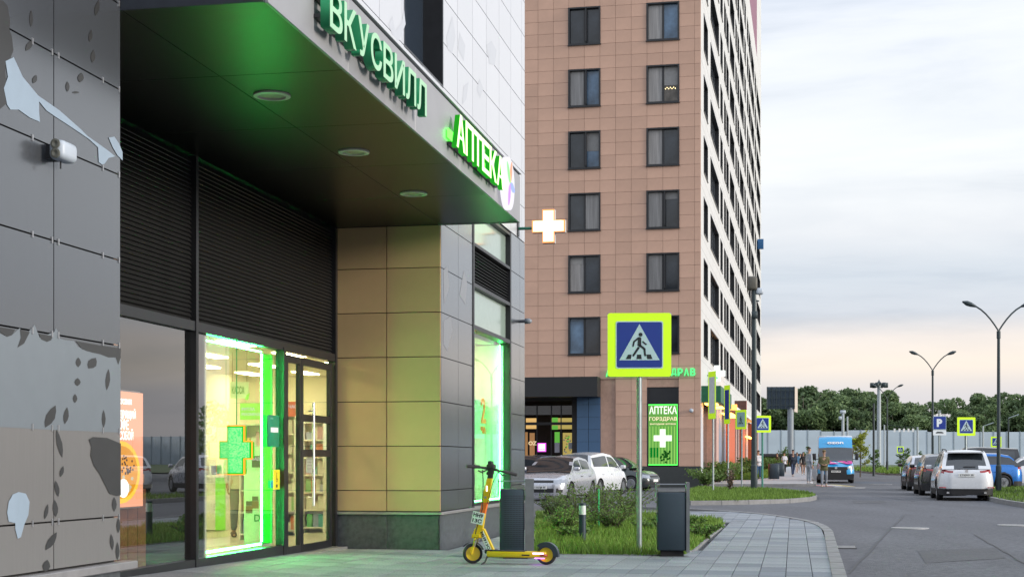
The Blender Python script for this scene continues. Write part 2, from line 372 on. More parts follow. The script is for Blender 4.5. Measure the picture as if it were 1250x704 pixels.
# island
isl = [(p.x, p.y) for p in PX(700, 611, 760, 611.5, 842, 611.5, 900, 611, 960, 609.3, 990, 607, 996, 604.5, 985, 601, 960, 598.5, 920, 596.5, 850, 595.5, 842, 596, 800, 600, 760, 604, 720, 607)]
isl = [q for q in isl if q[0] > 2.2]
isl = [(p.x, p.y) for p in PX(842, 611.5, 900, 611, 960, 609.3, 988, 607, 996, 604.8, 985, 601.5, 960, 599, 920, 597, 880, 596, 852, 596, 842, 599)]
struct(sheet('lawn', isl, -.02, M_soil)); grass('grass', isl, 26000, .05, .15, 2, wmul=1.3); kerb(isl, w=.15, h=.02, close=True)
# sidewalk between the road and the tower, and the strip in front of it
side = [(p.x, p.y) for p in PX(760, 590.3, 994, 590.5, 995, 588)]+[tuple(onY(991, 95).xy), tuple(onY(988, 140).xy), tuple(onY(986, 215).xy), tuple(onY(962, 215).xy), tuple(onY(950, 140).xy), tuple(onY(938, 96).xy)]+[(p.x, p.y) for p in PX(915, 585.5, 760, 585.5)]
M_tf = mat('far paving', (.34, .35, .37), .75, var=.14, scale=2.2, bump=.2, rnd=.02)
sw = struct(sheet('pavement', side, .0, M_tf))
kerb(side[:5], w=.16, h=.012, step=1.6)
lawnD = [(p.x, p.y) for p in PX(640, 585.3, 915, 585.3)]+[tuple(onY(937, 97).xy), tuple(onY(949, 140).xy), tuple(onY(950, 170).xy), tuple(onY(928, 170).xy), tuple(onY(902, 100).xy), tuple(onY(862, 79).xy), tuple(onY(640, 75).xy)]
struct(sheet('lawn', lawnD, .01, M_soil)); grass('grass', lawnD, 16000, .1, .4, 3, wmul=2.0)
# lawn right of the road and the verge at its far end
lawnE = [(p.x, p.y) for p in PX(1207, 606, 1225, 610, 1262, 615.5)]+[(22, 40), (26, 30), (60, 30), (60, 43), (24, 46), tuple(onY(1262, 49).xy), tuple(onY(1262, 60).xy), tuple(onY(1240, 72).xy), tuple(onY(1195, 72).xy), tuple(onY(1196, 60).xy)]
struct(sheet('lawn', lawnE, -.01, M_soil)); grass('grass', lawnE, 26000, .05, .15, 4, wmul=1.4); kerb(lawnE[:4], w=.15, h=.02); kerb([lawnE[0], lawnE[-1], lawnE[-2]], w=.15, h=.02)
lawnF = [tuple(onY(1042, 150).xy), tuple(onY(1082, 122).xy), tuple(onY(1130, 118).xy), tuple(onY(1260, 118).xy), (110, 118), (110, 250), tuple(onY(1042, 250).xy)]
struct(sheet('lawn', lawnF, -.01, M_far)); grass('grass', lawnF[:4]+[tuple(onY(1260, 160).xy), tuple(onY(1042, 160).xy)], 16000, .15, .4, 5, wmul=3); kerb(lawnF[:3], w=.2, h=.02, step=2)
# manhole covers
M_cov = mat('manhole iron', (.33, .33, .33), .45, .2, var=.15)
def manhole(px, py, r, label):
    p = gpr(px, py); o = root('manhole_cover', label, 'manhole cover', (p.x, p.y, gz(p.x, p.y)-.118), 0, 'manhole covers in the asphalt')
    p = MB().lathe([(r*1.0, -.01), (r*1.0, .012), (r*.86, .012), (r*.86, .004), (0, .004)], 32).obj('rim', M_cov, o)
    q = MB()
    for k in range(-5, 6):
        y = k*r*.15; h = math.sqrt(max(0, (r*.82)**2-y*y)); q.box(-h, h, y-.012, y+.012, .004, .011)
    q.obj('ribbed_plate', M_cov, o)
manhole(1111, 644.5, .38, 'pale manhole cover alone in the middle of the near asphalt'); manhole(1240, 641, .38, 'manhole cover cut by the right edge of the photo')
manhole(1037, 595, .75, 'pale manhole cover just in front of the delivery van'); manhole(1075, 591, .6, 'small manhole cover beside the far end of the parked row')
# worn crossing paint by the van
zebra = struct(bpy.data.objects.new('crossing_markings', None)); C.objects.link(zebra)
for px, c in ((998, (.45, .2, .2)), (1012, (.5, .5, .52)), (1024, (.5, .42, .2))):
    m = mat('paint %d' % px, c, .8, var=.5, scale=4); a = gpr(px, 592)
    sheet('painted_stripe', [(a.x-.26, a.y-3.0), (a.x+.2, a.y-3.0), (a.x+.28, a.y+2), (a.x-.2, a.y+2)], -.114, m, zebra)

# repairs and seams in the asphalt
M_patch = mat('asphalt repair', (.075, .077, .083), .85, var=.2, scale=2, fine=18, bump=.4); M_seam = mat('tar seam', (.03, .03, .032), .6, var=.3)
rp = struct(bpy.data.objects.new('road_repairs', None)); C.objects.link(rp)
def onroad(name, pxs, m, h=-.116): sheet(name, [(q.x, q.y) for q in (gpr(a, b) for a, b in pxs)], h, m, rp)
onroad('repair_patch', [(1120, 672), (1215, 668), (1228, 681), (1130, 687)], M_patch); onroad('repair_patch', [(1040, 611), (1078, 610.5), (1082, 613.5), (1042, 614)], M_patch)
rs_ = random.Random(12)
for (a, b), (c, d) in (((1036, 700), (1105, 628)), ((1105, 628), (1180, 632)), ((1060, 604), (1120, 612)), ((1190, 652), (1262, 694))):
    n = 12; P = [gpr(a+(c-a)*k/n+rs_.uniform(-1.5, 1.5), b+(d-b)*k/n+rs_.uniform(-.5, .5)) for k in range(n+1)]; mb = MB()
    for p, q in zip(P, P[1:]):
        t = (q-p).normalized(); nn = Vector((-t.y, t.x, 0))*.014; mb.add([p-nn, q-nn, q+nn, p+nn], [(0, 1, 2, 3)])
    o = mb.obj('crack', M_seam, rp, (0, 0, .0075))
dg_ = root('drain_grate', 'dark drain grate let into the asphalt at the kerb of the near pavement', 'drain', tuple(gpr(1030, 668)-Vector((0, 0, -.0))), R(-12))
bx('frame', M_seam, dg_, -.2, .2, -.3, .3, .0, .01)
for k in range(7): bx('bar', M_cov, dg_, -.18, .18, -.27+k*.085, -.235+k*.085, .0105, .018)
# ================================================================= the near building with the shop
M_core = mat('facade substructure', (.02, .02, .022), .8)
M_pan = mat('composite panel', (.125, .135, .15), .25, .6, var=.03, scale=3, rnd=.03, stretch=(1, 12, .7), rv=.015, coat=.6, cr=.16)
M_panl = mat('pale composite panel', (.60, .61, .64), .36, .35, var=.025, scale=3, rnd=.03, stretch=(1, 12, .7), rv=.015)
M_pand = mat('dark composite panel', (.24, .235, .24), .30, .6, var=.08, scale=1.2, rnd=.05, stretch=(1, 6, .6))
M_pany = mat('beige composite panel', (.54, .38, .20), .5, .1, var=.06, scale=1.5, rnd=.04)
M_plin = mat('dark granite plinth', (.075, .085, .095), .45, var=.35, scale=14, bump=.1)
M_ledge = mat('ledge metal', (.34, .33, .33), .45, .6, var=.12)
M_blk = mat('black aluminium', (.016, .017, .02), .38, .1, var=.2)
M_slat = mat('louvre metal', (.014, .014, .014), .5, .0, var=.2, scale=3)
M_sof = mat('soffit panel', (.036, .047, .038), .33, 1, var=.05, scale=2.0, rnd=.04, rv=.01)
M_fas = mat('fascia panel', (.33, .33, .345), .5, .3, var=.06, scale=2, rnd=.02)
M_glass = glass('shop glass', (.92, .95, .93), 1.9, 0, 2.0)
M_glassd = glass('window glass', (.35, .42, .42), 2.1, 0, 1.3)
M_print = mat('dark leaf print', (.055, .055, .055), .35, .4, var=.05)
M_printl = mat('pale leaf print', (.32, .40, .48), .4, .3, var=.05)
M_clip = mat('panel clip', (.45, .45, .46), .35, .8)
P0, RX, FN = 0.0, -1.63, 1.19
UE, UP, UF = 11.57, 22.02, 28.92        # end of the left wing, front of the pillar, far corner
ZS, ZF, ZT = 4.75, 5.46, 15.2           # soffit, top of the fascia, top of the wall
bld = root('shop_building', 'grey panelled building with a deep canopy over the glazed shop front', 'building', B.w(0, 0), B.a)
GAP = .006
def core(x0, x1, y0, y1, z0, z1): return bx('wall_core', M_core, bld, x0, x1, y0, y1, z0, z1)
core(-9, -.05, 1.5, UE-.03, -.5, ZT)                                       # left wing
core(-9, RX-.25, UE-.03, 28.8, 3.0, ZS+.3)                                 # over the shop
core(-9, -.05, UE-.03, 24.33, ZS+.05, 6.78); core(-9, -.05, 27.5, UF-.05, ZS+.05, 6.78); core(-9, -.05, 24.33, 27.5, 5.5, 6.78); core(-9, -.3, 24.33, 27.5, 4.8, 5.5)                               # storey above the canopy
core(-9, -.05, UE-.03, 19.95, 6.78, ZT); core(-9, -.05, 22.2, UF-.05, 6.78, ZT); core(-9, -.35, 19.95, 22.2, 6.78, ZT)
core(-9, -.05, 19.95, 22.2, 12.4, ZT)
core(RX-.1, -.05, UP+.04, UP+.28, -.5, ZS+.05)                              # pillar front
WU0, WU1 = B.U(577, 0), B.U(623.5, 0); WZ0, WZ1 = .56, 5.45
core(-.28, -.05, UP+.04, WU0-.02, -.5, ZS+.05); core(-.28, -.05, WU1+.02, UF-.05, -.5, ZS+.05)
core(-.28, -.05, WU0-.02, WU1+.02, -.5, WZ0-.03); core(-9, -.05, UF-.3, UF-.05, -.5, ZS+.05)
M_pal2 = mat('grey beige panel', (.26, .25, .24), .3, .5, var=.03, scale=3, rnd=.03, stretch=(1, 12, .7), rv=.015, coat=.4, cr=.16)
# panels
ROW = .655; Z0 = .855
PU = [11.55-1.04*k for k in range(9)]
def panel(parent, m, y0, y1, z0, z1, x=0.0, th=.035): return slab('panel', m, parent, x-th, x, y0+GAP, y1-GAP, z0+GAP, z1-GAP)
for k in range(8):
    panel(bld, M_pal2, PU[k+1], PU[k], .52, Z0)
    for r in range(0, 12): panel(bld, M_pal2 if r < 1 else M_pan, PU[k+1], PU[k], Z0+ROW*r, Z0+ROW*(r+1))
cb = MB()
for k in range(3):
    for r in range(0, 9):
        for uu in (PU[k]-.03, PU[k]-.3, PU[k]-.98 if k == 0 else PU[k]-.9):
            cb.box(-.002, .008, uu-.008, uu+.008, Z0+ROW*r-.022, Z0+ROW*r+.022)
stuff(cb.obj('clip', M_clip, bld))
slab('ledge', M_ledge, bld, -.04, .09, 1.5, UE+.1, .45, .51, .006)
slab('plinth', M_plin, bld, -.045, -.01, 1.5, UE, -.5, .45, .004)
# upper storeys: rows from the fascia up, over the whole length
upU = [UE+.02]; uu = B.U(558.4, 0)-1.09*10
cols = [uu+1.09*k for k in range(0, 16)]
cols = [c for c in cols if UE+.2 < c < UF-.2]
cols = [UE+.02]+cols+[UF]
upz = [7.47+.66*k for k in range(-4, 9)]
for a, b in zip(cols, cols[1:]):
    for z in upz:
        if z < ZF-.1: continue
        z1 = min(z+.66, 12.7)
        if z1-z < .1: continue
        if z > 6.3 and b > 19.98 and a < 22.15:
            if a < 19.9: panel(bld, M_panl, a, 19.95, z, z1)
            if b > 22.3: panel(bld, M_panl, 22.2, b, z, z1)
            continue
        panel(bld, M_panl, a, b, z, z1)
slab('panel', M_panl, bld, -.035, 0, 19.95, 22.2, 6.15+.01, 6.78, .003)
# the tall window over the canopy
wf = MB().box(-.30, .0, 22.16, 22.2, 6.79, 12.4).box(-.30, .0, 19.95, 19.99, 6.79, 12.4).box(-.30, 0, 19.99, 22.16, 6.79, 6.83).box(-.31, -.25, 19.99, 22.16, 8.9, 8.98).obj('window', M_blk, bld)
bx('pane', mat('dim glass', (.02, .03, .045), .06, 0, var=.05, spec=.9), wf, -.32, -.30, 19.99, 22.16, 6.83, 8.9); bx('pane', MATS['dim glass'], wf, -.32, -.30, 19.99, 22.16, 8.98, 12.4)
# pillar front: two columns of beige panels, and its side
pe = [RX-.02, (B.N(472, UP)), 0.0]
zr = [.55]+[Z0+ROW*r for r in range(0, 6)]+[ZS]
for a, b in zip(pe, pe[1:]):
    for z, z1 in zip(zr, zr[1:]): slab('panel', M_pany, bld, a+GAP, b-GAP, UP-.0, UP+.035, z+GAP, z1-GAP)
pu = [UP+.036, B.U(559.4, 0), WU0]
zr2 = [.55]+[Z0+ROW*r for r in range(0, 7)]+[5.48]
for a, b in zip(pu, pu[1:]):
    for z, z1 in zip(zr2, zr2[1:]): panel(bld, M_pan, a, b, z, z1)
pu = [WU1, B.U(634.5, 0), UF]
for a, b in zip(pu, pu[1:]):
    for z, z1 in zip(zr2, zr2[1:]): panel(bld, M_pan, a, b, z, z1)
slab('ledge', M_ledge, bld, RX-.02, .03, UP-.03, UP+.05, .5, .54, .004); slab('ledge', M_ledge, bld, -.03, .032, UP+.052, UF, .5, .54, .004)
slab('plinth', M_plin, bld, RX-.02, B.N(472, UP)-.004, UP+.012, UP+.04, -.4, .5, .003); slab('plinth', M_plin, bld, B.N(472, UP)+.004, -.012, UP+.012, UP+.04, -.4, .5, .003)
for a, b in ((UP+.012, 24.3), (24.31, 26.6), (26.61, UF)): slab('plinth', M_plin, bld, -.045, -.012, a, b, -.4, .5, .003)
# tall window in the side of the pillar
tw = MB()
for a, b in ((WU0+.0, WU0+.09), (WU1-.1, WU1)): tw.box(-.16, .012, a, b, WZ0, WZ1)
for z, h in ((WZ0, .05), (3.43, .07), (4.12, .06), (4.78, .05), (WZ1-.05, .05)): tw.box(-.15, .008, WU0+.09, WU1-.1, z, z+h)
twn = tw.obj('window', M_blk, bld)
for z, z1, m in ((WZ0+.05, 3.43, glass('clear side glass', (.9, .97, .92), 1.5, 0, 1.3)), (3.5, 4.12, mat('milky pane', (.30, .38, .33), .12, 0, var=.04, spec=.8)), (4.83, WZ1-.05, MATS['milky pane'])):
    bx('pane', m, twn, -.09, -.08, WU0+.09, WU1-.1, z, z1)
sl = None
for k in range(11):
    z = 4.2+k*.053; o = bx('slat', M_slat, twn, -.10, -.02, WU0+.09, WU1-.1, -.008, .008); o.location.z = z; o.rotation_euler = (0, R(38), 0)
bx('sill_trim', M_ledge, bld, -.02, .03, WU0+.02, WU1-.02, WZ0-.05, WZ0)
# ---- canopy
can = MB().box(-9, FN-.04, UE, UP-.03, ZS+.06, ZF-.06).obj('canopy', M_core, bld)
su = [UE+.02]+[B.l(at(0, 0, y)).y*0+y for y in (13.55, 15.62, 17.7, 19.75)]+[UP-.02]
for a, b in zip(su, su[1:]):
    for x0, x1 in ((RX+.03, 0.0), (0.0, FN-.02)):
        slab('soffit_panel', M_sof, can, x0+.004, x1-.004, a+.004, b-.004, ZS, ZS+.03, .002)
fu = [UE, 13.6, B.U(434, FN), B.U(507, FN), B.U(561.5, FN), B.U(604.5, FN), UP-.01]
fu = sorted(set(round(x, 3) for x in fu)); fu = [fu[0]]+[x for a, x in zip(fu, fu[1:]) if x-a > .6]
for a, b in zip(fu, fu[1:]): slab('fascia_panel', M_fas, can, FN-.03, FN, a+.003, b-.003, ZS-.01, ZF-.045, .002)
slab('fascia_panel', mat('canopy end panel', (.035, .042, .055), .4, .4), can, -.03, FN-.03, UE-.03, UE, ZS-.01, ZF-.045, .002)
slab('fascia_panel', M_fas, can, -.03, FN-.03, UP-.03, UP, ZS-.01, ZF-.045, .002)
bx('shadow_gap', M_core, can, -.03, FN-.03, UE+.02, UP-.02, ZF-.044, ZF-.02); slab('cap', M_panl, can, -.04, FN+.02, UE-.02, UP+.01, ZF-.02, ZF+.01, .003)
for px, py in ((332, 116), (432, 185), (505, 236)):
    Y = F*(ZS-CH)/(HY-py); q = B.l(at(px, py, Y))
    dl = MB().lathe([(.175, 0), (.175, -.016), (.13, -.02), (.125, .004)], 36).obj('downlight', mat('downlight ring', (.62, .6, .52), .4), can, (q.x, q.y, ZS-.001), smooth=False)
    MB().lathe([(.125, -.004), (0, -.006)], 30).obj('diffuser', mat('downlight diffuser', (.38, .33, .24), .35, var=.3, scale=9), dl)
# ---- shop front: mullions, louvres, glass, door
def frontU(px): return B.U(px, RX)
M0, M1, M2, M3 = UE+.0, frontU(235), frontU(342), UP
LZ = 2.80
sf = MB(); 
for uu, wd, zt_ in ((M1, .07, ZS), (M2+.03, .09, LZ), (M3-.05, .09, ZS), (UE+.05, .1, ZS)): sf.box(RX-.06, RX+.06, uu-wd/2, uu+wd/2, -.05, zt_)
sf.box(RX-.06, RX+.05, UE, M2+.0, .03, .17).box(RX-.06, RX+.05, UE, UP, LZ-.04, LZ+.07)
fr = sf.obj('shopfront_frame', M_blk, bld)
bx('louvre_backing', M_core, fr, RX-.2, RX-.12, UE, UP, LZ, ZS)
nsl = 37
for (a, b) in ((UE+.1, M1-.04), (M1+.04, UP-.02)):
    for k in range(nsl):
        z = LZ+.1+k*(ZS-LZ-.1)/nsl; o = bx('slat', M_slat, fr, -.038, .038, a, b, -.006, .006); o.location = (RX-.02, o.location.y, z); o.rotation_euler = (0, R(52), 0)
bx('pane', M_glass, fr, RX-.02, RX-.01, UE+.1, M1-.035, .17, LZ-.04); bx('pane', M_glass, fr, RX-.02, RX-.01, M1+.035, M2-.02, .17, LZ-.04)
# door
D0, D1, D2 = frontU(347.5), frontU(366), frontU(403)
DB, DT = .03, 2.72
def leaf(u0, u1, bars, st=.075):
    m = MB().box(RX-.035, RX+.025, u0, u0+st, DB, DT).box(RX-.035, RX+.025, u1-st, u1, DB, DT).box(RX-.035, RX+.025, u0+st, u1-st, DB, DB+.1).box(RX-.035, RX+.025, u0+st, u1-st, DT-.1, DT)
    for z, h in bars: m.box(RX-.033, RX+.023, u0+st, u1-st, z, z+h)
    o = m.obj('door', M_blk, fr); zz = [DB+.1]+sum([[z, z+h] for z, h in bars], [])+[DT-.1]
    for z, z1 in zip(zz[::2], zz[1::2]): bx('pane', M_glass, o, RX-.01, RX-.002, u0+st, u1-st, z, z1)
    return o
leaf(D0, D1, [])
l2 = leaf(D1+.01, D2, [(B.Z(557, RX, D1+.5), .1), (B.Z(515, RX, D1+.5), .1)])
uh = frontU(374.5); hz0, hz1 = B.Z(617, RX+.08, uh), B.Z(491, RX+.08, uh)
MB().tube([(RX+.10, uh, hz0), (RX+.10, uh, hz1)], .021, 12).tube([(RX+.02, uh, hz0+.12), (RX+.1, uh, hz0+.12)], .01, 8).tube([(RX+.02, uh, hz1-.12), (RX+.1, uh, hz1-.12)], .01, 8).obj('handle', mat('steel', (.55, .56, .58), .28, .9), l2)
# doorstep strip
slab('doorstep', mat('doorstep', (.2, .2, .2), .7), bld, RX-.04, RX+.22, UE+.1, UP-.02, -.05, .028, .004)
# room
M_floor = mat('shop floor', (.52, .48, .42), .35, var=.08, scale=2); M_white = mat('shop wall', (.78, .74, .60), .7, var=.04); M_dark = mat('shop wall painted in shade', (.05, .05, .052), .8)  # near-black wall copy puts the unlit room's shade into its colour
PW = frontU(254)+.02
bx('floor', M_floor, bld, -8.8, RX-.07, UE, UF-.3, -.3, .03); bx('floor', M_floor, bld, RX-.07, -.3, UP+.3, UF-.3, -.3, .025)
bx('ceiling', M_white, bld, -8.8, RX-.12, PW, UF-.3, 2.95, 3.0); bx('ceiling', M_white, bld, RX-.12, -.3, UP+.3, UF-.3, 3.42, 3.5)
bx('inner_wall', M_white, bld, -5.6, -5.5, PW, UF-.3, .03, 2.95); bx('inner_wall', M_white, bld, -5.5, -.3, UF-.4, UF-.3, .03, 3.4)
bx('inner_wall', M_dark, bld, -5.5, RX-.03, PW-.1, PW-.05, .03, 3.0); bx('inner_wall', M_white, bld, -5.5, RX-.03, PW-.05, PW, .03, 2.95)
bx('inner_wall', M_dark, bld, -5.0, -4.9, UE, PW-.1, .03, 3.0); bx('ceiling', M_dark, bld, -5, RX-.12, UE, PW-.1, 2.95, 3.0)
M_lamp = emis('ceiling lamp', (1, .86, .45), 30)
for n in (-2.6, -3.9, -5.0):
    for u in (18.6, 20.6, 22.8, 25.2, 27.4):
        bx('ceiling_lamp', M_lamp, bld, n-.12, n+.12, u-.45, u+.45, 2.93, 2.949)
for u in (24.2, 26.3): bx('ceiling_lamp', M_lamp, bld, -1.0, -.7, u-.5, u+.5, 3.39, 3.415)
# LED strips round the shop window and the tall window
M_led = emis('green led', (.04, 1, .16), 170); M_ledw = emis('green led core', (.25, 1, .35), 22)
led = root('led_strip', 'green glowing light strip framing the shop window beside the entrance', 'light strip', B.w(0, 0), B.a)
ul = frontU(328); xl = RX-.09
MB().box(xl-.012, xl, ul-.016, ul+.016, .24, 2.68).obj('tube', M_led, led)
MB().box(xl-.012, xl, PW, ul-.02, .2, .222).obj('tube', M_led, led); MB().box(xl-.012, xl, PW, ul-.02, 2.70, 2.716).obj('tube', M_led, led)
M_gback = mat('green side panel', (.12, .62, .22), .5); bx('side_board', M_gback, led, xl-.14, xl, M2-.06, M2-.04, .2, 2.7)
bx('window_film', glass('green film', (.35, .95, .5), 1.1), led, xl-.03, xl-.026, ul+.08, M2-.03, .2, 2.7)
led2 = root('led_strip', 'green glowing light strip inside the tall side window', 'light strip', B.w(0, 0), B.a)
u2 = B.U(611, -.15); MB().box(-.17, -.155, u2-.012, u2+.012, .62, 3.4).obj('tube', emis('soft green led', (.08, 1, .22), 60), led2); MB().box(-.17, -.155, WU0+.1, u2, .61, .63).obj('tube', MATS['soft green led'], led2)
bx('side_board', mat('pale reflector board', (.8, .85, .74), .5), led2, -1.15, -.12, WU1-.13, WU1-.11, .6, 3.4)  # pale board added to reflect the strip and brighten the window
# ---- flat prints on the panels
def decal(name, pts, m, x=.0025, parent=bld):
    v = []
    for px, py in pts:
        u = B.U(px, 0); v.append((0, u, B.Z(py, 0, u)))
    me = bpy.data.meshes.new(name); me.from_pydata(v, [], [tuple(range(len(v)))]); me.materials.append(m); me.update()
    if me.polygons[0].normal.x < 0: me.flip_normals()
    return put(name, me, parent, (x, 0, 0))
def leafpts(x, y, l, wd, a):
    P = [(0, -.5), (.3, -.3), (.5, 0), (.38, .25), (0, .5), (-.3, .3), (-.45, .02), (-.3, -.28)]; c, s = math.cos(R(a)), math.sin(R(a))
    return [(x+(px*wd)*c-(py*l)*s, y+(px*wd)*s+(py*l)*c) for px, py in P]
M_rowl = mat('pale row print', (.235, .265, .29), .33, .5, var=.03, rv=.015)
decal('pale_print', [(-30, 396), (7, 410), (14, 409), (24, 400), (27, 409), (32, 408), (42, 396), (48, 412), (66, 405), (68, 400), (71, 406), (73, 413), (80, 415), (90, 416), (95, 423), (105, 428), (118, 431), (140, 435), (147, 436), (147, 527.5), (68, 524.5), (-30, 519)], M_rowl, .0015)
for L in ([(-30, 396), (0, 405), (8, 411), (14, 409), (24, 401), (24, 413), (21, 424), (29, 419), (36, 405), (46, 406), (51, 414), (58, 417), (64, 411), (68, 407), (73, 411), (80, 415), (-30, 398)],):
    pass
decal('leaf_print', [(0, 405), (-20, 404), (-20, 396), (18, 402), (14, 409), (8, 411)], M_print, .003)
decal('leaf_print', [(24, 402), (36, 405), (29, 419), (21, 424), (25, 412)], M_print, .003)
decal('leaf_print', [(47, 407), (64, 410), (62, 415), (57, 417), (50, 414)], M_print, .003)
decal('leaf_print', [(92, 416), (120, 421), (147, 425), (147, 436), (144, 445), (141, 436), (132, 436), (122, 432), (112, 430), (100, 426)], M_print, .003)
for a in ((95, 442, 12, 7, 0), (112, 443, 16, 12, 35), (131, 463, 26, 6, 5), (94, 466, 10, 8, 0), (91, 486, 11, 6, 0), (61, 508, 30, 12, 25), (80, 507, 21, 7, 8), (126, 511, 22, 5, 0),
          (72, 541, 35, 7, -12), (75, 575, 14, 5, 15), (69, 596, 20, 6, -10), (56, 624, 19, 5, 12), (67, 620, 21, 7, -4), (139, 615, 18, 6, 0), (62, 660, 26, 9, 32), (136, 661, 20, 5, -5), (143, 672, 22, 5, 0), (144, 641, 18, 5, 0), (56, 690, 15, 10, 10),
          (37.5, 23, 21, 4.5, 0), (35, 56, 15, 7, 30), (118, 10, 20, 6, 12), (110, 44, 15, 5, 8), (113, 69, 16, 6, 5), (42, 97, 11, 6, 20), (98, 95, 12, 8, 10), (82, 106, 13, 5, 0), (92, 113, 3, 9, 0)): decal('leaf_print', leafpts(*a), M_print, .0035)
decal('leaf_print', [(108, 536), (113, 533), (130, 534), (147, 541), (147, 604), (142, 605), (133, 602), (127, 590), (121, 578), (114, 568), (110, 556), (111, 545)], M_print, .004)
decal('pale_print', [(15, 603), (22, 600), (31, 602), (35.5, 612), (34, 628), (29, 640), (25, 655), (21, 657), (18, 645), (18, 638), (10, 636), (8, 625), (10, 612)], M_printl, .004)
decal('leaf_print', [(-20, -4), (3, 1), (9, 8), (12, 26), (11, 36), (14, 45), (16, 62), (12, 72), (7, 74), (6, 86), (7, 98), (5, 112), (8, 126), (-1, 134), (-20, 128)], M_print, .003)
decal('pale_print', [(16, 70), (27, 94), (46, 117), (72, 135), (98, 158), (106, 166), (130, 183), (140, 191), (132, 193), (127, 200), (124, 201), (120, 198), (119, 180), (108, 170), (86, 155), (66, 142), (56, 135), (47, 124), (47, 136), (48, 149), (36, 144), (22, 134), (12, 134), (8, 128), (4, 108), (9, 94), (6, 75)], M_printl, .0045)
decal('pale_print', [(132, 168), (139, 167), (145, 176), (149, 186), (149, 196), (143, 190), (137, 180)], M_printl, .0045)
M_printf = mat('faint print', (.52, .535, .57), .4, .3, var=.04)
for pts in ([(545, 45), (552, 20), (556, 45), (552, 66), (546, 60)], [(561, 40), (568, 56), (566, 75), (559, 60)], [(594, 55), (600, 50), (606, 62), (604, 80), (597, 78)], [(566, 105), (572, 100), (569, 122), (564, 128)], [(474, 30), (479, 20), (482, 38), (490, 28), (493, 12), (495, 30), (487, 50), (480, 46)],
            [(561, 360), (566, 330), (570, 345), (568, 372)], [(541, 392), (550, 386), (552, 402), (546, 428), (541, 420)], [(541, 330), (546, 325), (548, 350), (542, 372)], [(585, 96), (590, 108), (586, 120), (582, 110)]): decal('pale_print', pts, M_printf if pts[0][1] < 200 else mat('faint dark print', (.26, .27, .29), .35, .4, var=.04), .002)
# ================================================================= signs and things on and in the shop
def bsign(name, label, cat, group=None): return root(name, label, cat, B.w(0, 0), B.a, group=group)
M_letf = mat('mint letter face', (.30, .50, .32), .45, emit=(.3, .7, .42), es=.18); M_lets = mat('green letter side', (.02, .30, .12), .4)  # letter faces are given a faint glow though the sign is unlit
def letter3(parent, ch, m_face, m_side, x, u, z, h, wd, depth):
    me, w0 = text_mesh(ch, h, depth, .012, 1.0, m_side); o = put('letter', me, parent, (x, u, z)); orient(o, *OUT); o.scale = (wd/w0, 1, 1)
    me2, w1 = text_mesh(ch, h, .003, .012, 1.0, m_face); f = put('letter_face', me2, o, (0, 0, depth+.001)); return o
sg = bsign('shop_sign', 'raised mint green letters of the large unlit shop sign on the canopy fascia', 'sign')
xb, dp = FN+.06, .08; xf = xb+dp
ua, ub = B.U(402.5, xf), B.U(520.5, xf); zb_ = B.Z(143, xf, ub); lh = B.Z(104, xf, ub)-zb_
word = 'ВКУСВИЛЛ'; rel = [1, 1.02, 1, 1.05, 1, 1.08, 1.12, 1.12]; tot = sum(rel); gap = .055; unit = (ub-ua-gap*7)/tot; u = ua
for c, r_ in zip(word, rel):
    letter3(sg, c, M_letf, M_lets, xb, u, zb_, lh, unit*r_, dp); u += unit*r_+gap
bx('mounting_rail', M_blk, sg, FN+.002, xb, ua, ub, zb_+.08, zb_+.11); bx('mounting_rail', M_blk, sg, FN+.002, xb, ua, ub, zb_+lh-.1, zb_+lh-.07)
M_apf = emis('lit letter face', (.55, 1, .35), 2.6); M_aps = emis('lit letter side', (.03, .6, .03), .5)
ap = bsign('pharmacy_sign', 'brightly lit yellow green letters at the far end of the canopy fascia', 'sign')
xb, dp = FN+.06, .06; xf = xb+dp; ua, ub = B.U(557.5, xf), B.U(614.5, xf); zb_ = B.Z(232, xf, ub); lh = B.Z(195, xf, ub)-zb_
gap = .035; unit = (ub-ua-gap*5)/6; u = ua
for c in 'АПТЕКА': letter3(ap, c, M_apf, M_aps, xb, u, zb_, lh, unit, dp); u += unit+gap
bx('mounting_rail', M_blk, ap, FN+.002, xb, ua, ub, zb_+.03, zb_+.06)
bx('glow_strip', emis('sign backlight', (.05, 1, .03), 7), ap, FN+.02, FN+.035, ua-.05, ub+.02, zb_+.10, zb_+.2)
lg = bsign('round_sign', 'round white lit sign with coloured petals after the last letter of the fascia', 'sign')
ua, ub = B.U(616.5, xf), B.U(629.5, xf); uc = (ua+ub)/2; rr = (ub-ua)/2; zc = B.Z(224, xf, uc)
MB().lathe([(rr*.93, 0), (rr*.93, .07)], 28, 'x').obj('disc', emis('disc white', (.95, .93, 1), .85), lg, (FN+.04, uc, zc))
for k, (cc, a) in enumerate(((( .95, .45, .3), 70), ((.35, .9, .35), 130), ((.65, .35, .95), 250), ((.4, .5, 1), 350))):
    q = MB().prism([(0, rr*(.25+.62*(1-abs(t))) *math.cos(R(a)+t*.5), rr*(.25+.62*(1-abs(t)))*math.sin(R(a)+t*.5)) for t in (-1, -.6, -.25, 0, .25, .6, 1)]+[(0, 0, 0)], (.01, 0, 0))
    q.obj('petal', emis('petal %d' % k, cc, 1.0), lg, (FN+.112, uc, zc))
